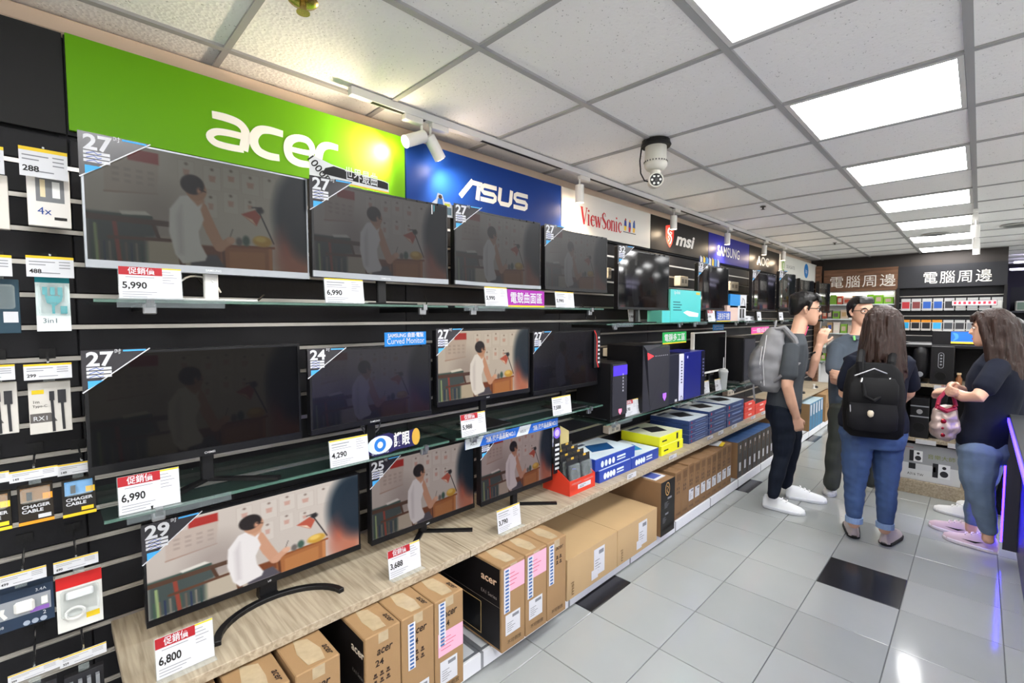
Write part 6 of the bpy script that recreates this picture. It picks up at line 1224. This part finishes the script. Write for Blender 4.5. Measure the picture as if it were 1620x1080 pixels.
mb = MB(); trunk(mb, [(J(1380, 678, D3), .185, .138), (J(1380, 660, D3), .186, .14)]+torso[2:], s3, f3); sleeve(mb, aL3, torso[4][0], .55); sleeve(mb, aR3, torso[4][0], .55)
wear(root, 'shirt', mb, NV, .009, 4, .005, 11)
mb = MB(); trunk(mb, [(J(1380, 705, D3), .165, .125), (J(1380, 688, D3), .185, .14), (J(1380, 668, D3), .178, .132)], s3, f3)
for l in lg: chain(mb, l)
wear(root, 'jeans', mb, BJ, .008, 3, .003, 12, 34.)
for l in lg:
    p = l[-1][0]; MB().tube([p+Vector((0, 0, .006))-root.location, p+Vector((0, 0, -.030))-root.location], .049, 16).build('turned_cuff', mat('denim_cuff', (120, 144, 180), .8), root)
long_hair(root, H3, 1.0, HAIRBR, .36, False, 1.12); face_parts(root, H3, .96, False)
for px, py, a in ((1351, 852, .0), (1398, 863, .45)): h = bz(px, py, 0); sneaker(root, (h.x, h.y, 0), f3+s3*a, ((196, 184, 182), (26, 26, 28), (214, 210, 212)), .265)
t = thing('backpack', 'black backpack with grab handle and small charm on the woman seen from behind', 'backpack', tuple(J(1383, 690, D3-.19)))
BN = mat('black_nylon', (13, 13, 15), .7, spec=.15, noise=(20, .2)); _D, D = D, D3
def bag3(px, py, dd): return J(px, py, D3+dd)-t.location
def rr(rings, n=24): return MB().loft([[c+s3*(a*abs(math.cos(q))**.5*(1 if math.cos(q) > 0 else -1))+f3*(b*abs(math.sin(q))**.5*(1 if math.sin(q) > 0 else -1)) for q in [2*PI*i/n for i in range(n)]] for c, a, b in rings])
rr([(bag3(1381, 690, -.17), .12, .05), (bag3(1380, 682, -.17), .148, .07), (bag3(1380, 650, -.17), .156, .078), (bag3(1382, 612, -.16), .152, .072), (bag3(1383, 588, -.155), .136, .06), (bag3(1384, 574, -.15), .09, .04)]).build('main_compartment', BN, t, smooth=True)
rr([(bag3(1379, 682, -.275), .09, .015), (bag3(1379, 676, -.275), .12, .03), (bag3(1379, 655, -.275), .125, .032), (bag3(1380, 638, -.27), .115, .022)]).build('front_pocket', mat('black_nylon_panel', (17, 17, 20), .7, spec=.15), t, smooth=True)
rr([(bag3(1380, 640, -.272), .118, .012), (bag3(1381, 628, -.275), .122, .024), (bag3(1382, 608, -.26), .12, .022), (bag3(1383, 598, -.245), .10, .012)]).build('flap', BN, t, smooth=True)
MB().tube([bag3(1352, 594, -.23), bag3(1383, 583, -.235), bag3(1414, 595, -.23)], .004, 6).build('zip', C(150, 150, 154), t); MB().tube([bag3(1345, 640, -.24), bag3(1346, 665, -.24)], .003, 6).build('pocket_zip', C(150, 150, 154), t)
MB().tube([bag3(1366, 606, -.27), bag3(1368, 626, -.30), bag3(1382, 634, -.31), bag3(1396, 626, -.30), bag3(1399, 606, -.27)], .010, 8).build('grab_handle', BN, t, smooth=True)
for a, b in ((1362, 1360), (1406, 1410)): MB().tube([bag3(a, 597, -.21), bag3(b, 575, -.20), bag3(b+2, 561, -.12), bag3(b+3, 556, -.02)], [.018, .022, .022, .02], 8).build('shoulder_strap', BN, t, smooth=True); MB().tube([bag3(a, 604, -.272), bag3(a+2, 598, -.272)], .007, 8).build('buckle', CHROME, t)
MB().lathe([(.004, .0), (.014, .01), (.016, .03), (.010, .04)], 10, tuple(bag3(1377, 660, -.315))).build('charm', C(190, 180, 160), t, smooth=True); MB().tube([bag3(1422, 640, -.2), bag3(1424, 622, -.22), bag3(1421, 605, -.22)], .006, 6).build('patterned_strap', C(160, 140, 60), t); MB().tube([bag3(1411, 656, -.27), bag3(1412, 672, -.27)], .004, 6).build('zip_pull', C(200, 200, 204), t)
D = _D
# ---------------------------------------------------------------- woman in profile by the counter
D4 = 3.02; f4 = Vector((-.985, .17, 0)).normalized(); s4 = f4.cross(UPV)      # she faces image left; her left side is towards the camera
root = thing('person', 'person in navy T-shirt and light jeans beside the counter, long brown hair, folded arms', 'person', (bz(1545, 866, 0)[0], bz(1545, 866, 0)[1], 0))
LJ = mat('light_denim', (98, 116, 136), .8, noise=(16, .3)); NV2 = mat('navy_tee', (17, 21, 35), .9, spec=.2, noise=(14, .15))
torso = [(J(1556, 712, D4), .165, .13), (J(1558, 690, D4), .170, .14), (J(1566, 655, D4), .150, .128), (J(1572, 625, D4), .150, .135), (J(1577, 597, D4), .165, .14), (J(1582, 576, D4), .175, .12), (J(1583, 562, D4), .12, .085), (J(1582, 553, D4), .06, .058)]
H4 = head_frame(J(1569, 520, D4), f4-s4*.12, .06); neck = (J(1578, 550, D4), J(1582, 568, D4))
aN = [(J(1580, 580, D4-.14), .046), (J(1564, 604, D4-.18), .044), (J(1547, 628, D4-.19), .038), (J(1524, 627, D4-.12), .035), (J(1503, 618, D4-.02), .028)]
aF = [(J(1584, 578, D4+.14), .046), (J(1560, 602, D4+.18), .044), (J(1538, 620, D4+.18), .038), (J(1520, 618, D4+.06), .034), (J(1506, 610, D4-.04), .028)]
lg = [[(J(1549, 715, D4-.06), .105), (J(1546, 760, D4-.07), .086), (J(1552, 788, D4-.08), .064), (J(1558, 813, D4-.07), .058), (J(1564, 840, D4-.06), .042)], [(J(1562, 712, D4+.09), .105), (J(1552, 755, D4+.12), .085), (J(1546, 780, D4+.13), .062), (J(1542, 804, D4+.15), .056), (J(1537, 826, D4+.16), .042)]]
mb = MB(); trunk(mb, [(c, a*.88, b*.86) for c, a, b in torso], s4, f4); chain(mb, aN); chain(mb, aF); head_geo(mb, H4, .96, neck)
for l in lg: chain(mb, [(p, r*.8) for p, r in l]+[(l[-1][0]+Vector((0, 0, -.06)), .032)])
hand(mb, aN[-1][0], Vector((-.75, .45, -.15)), -f4+UPV*-.6, -1, 1.0, .92); hand(mb, aF[-1][0], Vector((-.2, -.9, -.2)), -f4+UPV*-.4, 1, 1.0, .92)
wear(root, 'body', mb, SKIN, .0065, 3)
mb = MB(); trunk(mb, [(J(1556, 704, D4), .165, .135), (J(1558, 688, D4), .164, .136)]+torso[2:], s4, f4); sleeve(mb, aN, torso[4][0], .5); sleeve(mb, aF, torso[4][0], .5)
wear(root, 'shirt', mb, NV2, .009, 4, .006, 21)
mb = MB(); trunk(mb, [(J(1556, 728, D4), .145, .122), (J(1557, 710, D4), .158, .135), (J(1558, 692, D4), .155, .13)], s4, f4)
for l in lg: chain(mb, l)
wear(root, 'jeans', mb, LJ, .008, 3, .0035, 22, 34.)
long_hair(root, H4, 1.0, HAIRBR, .42, True, 1.0, 9); face_parts(root, H4, .96, False, (176, 96, 92), (60, 44, 40))
for px, py in ((1579, 876), (1549, 855)): h = bz(px, py, 0); sneaker(root, (h.x, h.y, 0), f4+s4*(.05 if px > 1560 else .1), ((200, 176, 184), (214, 206, 212), (216, 196, 204)), .265, mark=(24, 22, 26))
# handbag on her forearm
t = thing('handbag', 'champagne handbag with dark pink straps and red studs hanging from the woman arm', 'handbag', tuple(J(1493, 694, D4-.03)))
def hb(px, py, dd=0): return J(px, py, D4-.03+dd)-t.location
CH = mat('champagne_satin', (160, 140, 132), .32, metal=.25, noise=(18, .2)); PK = C(140, 32, 58, rough=.4)
sB = RT; fB = Vector((FW.x, FW.y, 0)).normalized()
rg = [(hb(1493, 696), .030, .03), (hb(1493, 690), .058, .055), (hb(1493, 676), .078, .065), (hb(1494, 660), .076, .058), (hb(1495, 648), .062, .045), (hb(1497, 641), .050, .030)]
me = MB().loft([[c+sB*(a*math.cos(q)*(1+.06*math.cos(5*q+i)))+fB*(b*math.sin(q)*(1+.10*math.sin(7*q+i))) for q in [2*PI*k/28 for k in range(28)]] for i, (c, a, b) in enumerate(rg)]); wear(t, 'body', me, CH, .005, 1, .006, 43, 45., True)
for dd in (-.035, .03): MB().tube([hb(1482, 646, dd), hb(1486, 630, dd), hb(1497, 618, dd), hb(1508, 624, dd), hb(1512, 642, dd)], .011, 8).build('handle', PK, t, smooth=True)
MB().tube([hb(1484, 644, -.04), hb(1497, 650, -.05), hb(1511, 645, -.04)], .014, 8).build('top_trim', PK, t, smooth=True)
for px, py, r in ((1492, 666, .016), (1491, 677, .008), (1491, 688, .013), (1509, 643, .010), (1484, 640, .008)): MB().lathe([(r, 0), (r*.8, r*.6), (r*.2, r*.8)], 12).build('stud', mat('stud_red', (150, 30, 34), .15, metal=.6), t, tuple(hb(px, py, -.07)), (PI/2, 0, math.radians(45)), smooth=True)
# ---------------------------------------------------------------- colleague almost hidden behind her
D5 = 3.42; root = thing('person', 'person in navy top almost hidden behind the long-haired woman, white shoe showing', 'person', (bz(1560, 822, 0)[0], bz(1560, 822, 0)[1], 0))
torso = [(J(1584, 690, D5), .165, .12), (J(1586, 640, D5), .165, .12), (J(1588, 600, D5), .18, .12), (J(1588, 580, D5), .19, .10), (J(1588, 566, D5), .11, .08), (J(1588, 556, D5), .06, .055)]
f5 = f4; s5 = s4; H5 = head_frame(J(1586, 528, D5), f5, .05)
aN = [(J(1598, 582, D5-.13), .048), (J(1612, 606, D5-.1), .044), (J(1618, 630, D5-.05), .04), (J(1600, 640, D5+.02), .034)]
lg = [[(J(1574, 690, D5), .10), (J(1560, 750, D5), .075), (J(1548, 812, D5), .05)], [(J(1594, 690, D5), .10), (J(1588, 750, D5+.08), .075), (J(1584, 808, D5+.1), .05)]]
mb = MB(); trunk(mb, [(c, a*.88, b*.86) for c, a, b in torso], s5, f5); chain(mb, aN); head_geo(mb, H5, .95, (J(1587, 552, D5), J(1588, 570, D5)))
for l in lg: chain(mb, [(p, r*.8) for p, r in l])
hand(mb, aN[-1][0], -RT, f5, 1, .5, .95)
wear(root, 'body', mb, SKIN, .008, 3)
mb = MB(); trunk(mb, torso, s5, f5); sleeve(mb, aN, torso[2][0], .4); wear(root, 'shirt', mb, NV, .01, 4, .005, 31)
mb = MB(); trunk(mb, [(J(1584, 705, D5), .16, .12), (J(1584, 685, D5), .17, .125)], s5, f5)
for l in lg: chain(mb, l)
wear(root, 'trousers', mb, JN, .01, 3, .004, 32); short_hair(root, H5, 1.02, HAIRB); face_parts(root, H5, .95)
for px, py in ((1548, 824), (1584, 816)): h = bz(px, py, 0); sneaker(root, (h.x, h.y, 0), f5, ((226, 226, 226), (200, 202, 206), (236, 236, 236)), .25)

bpy.data.scenes.remove(TMP)
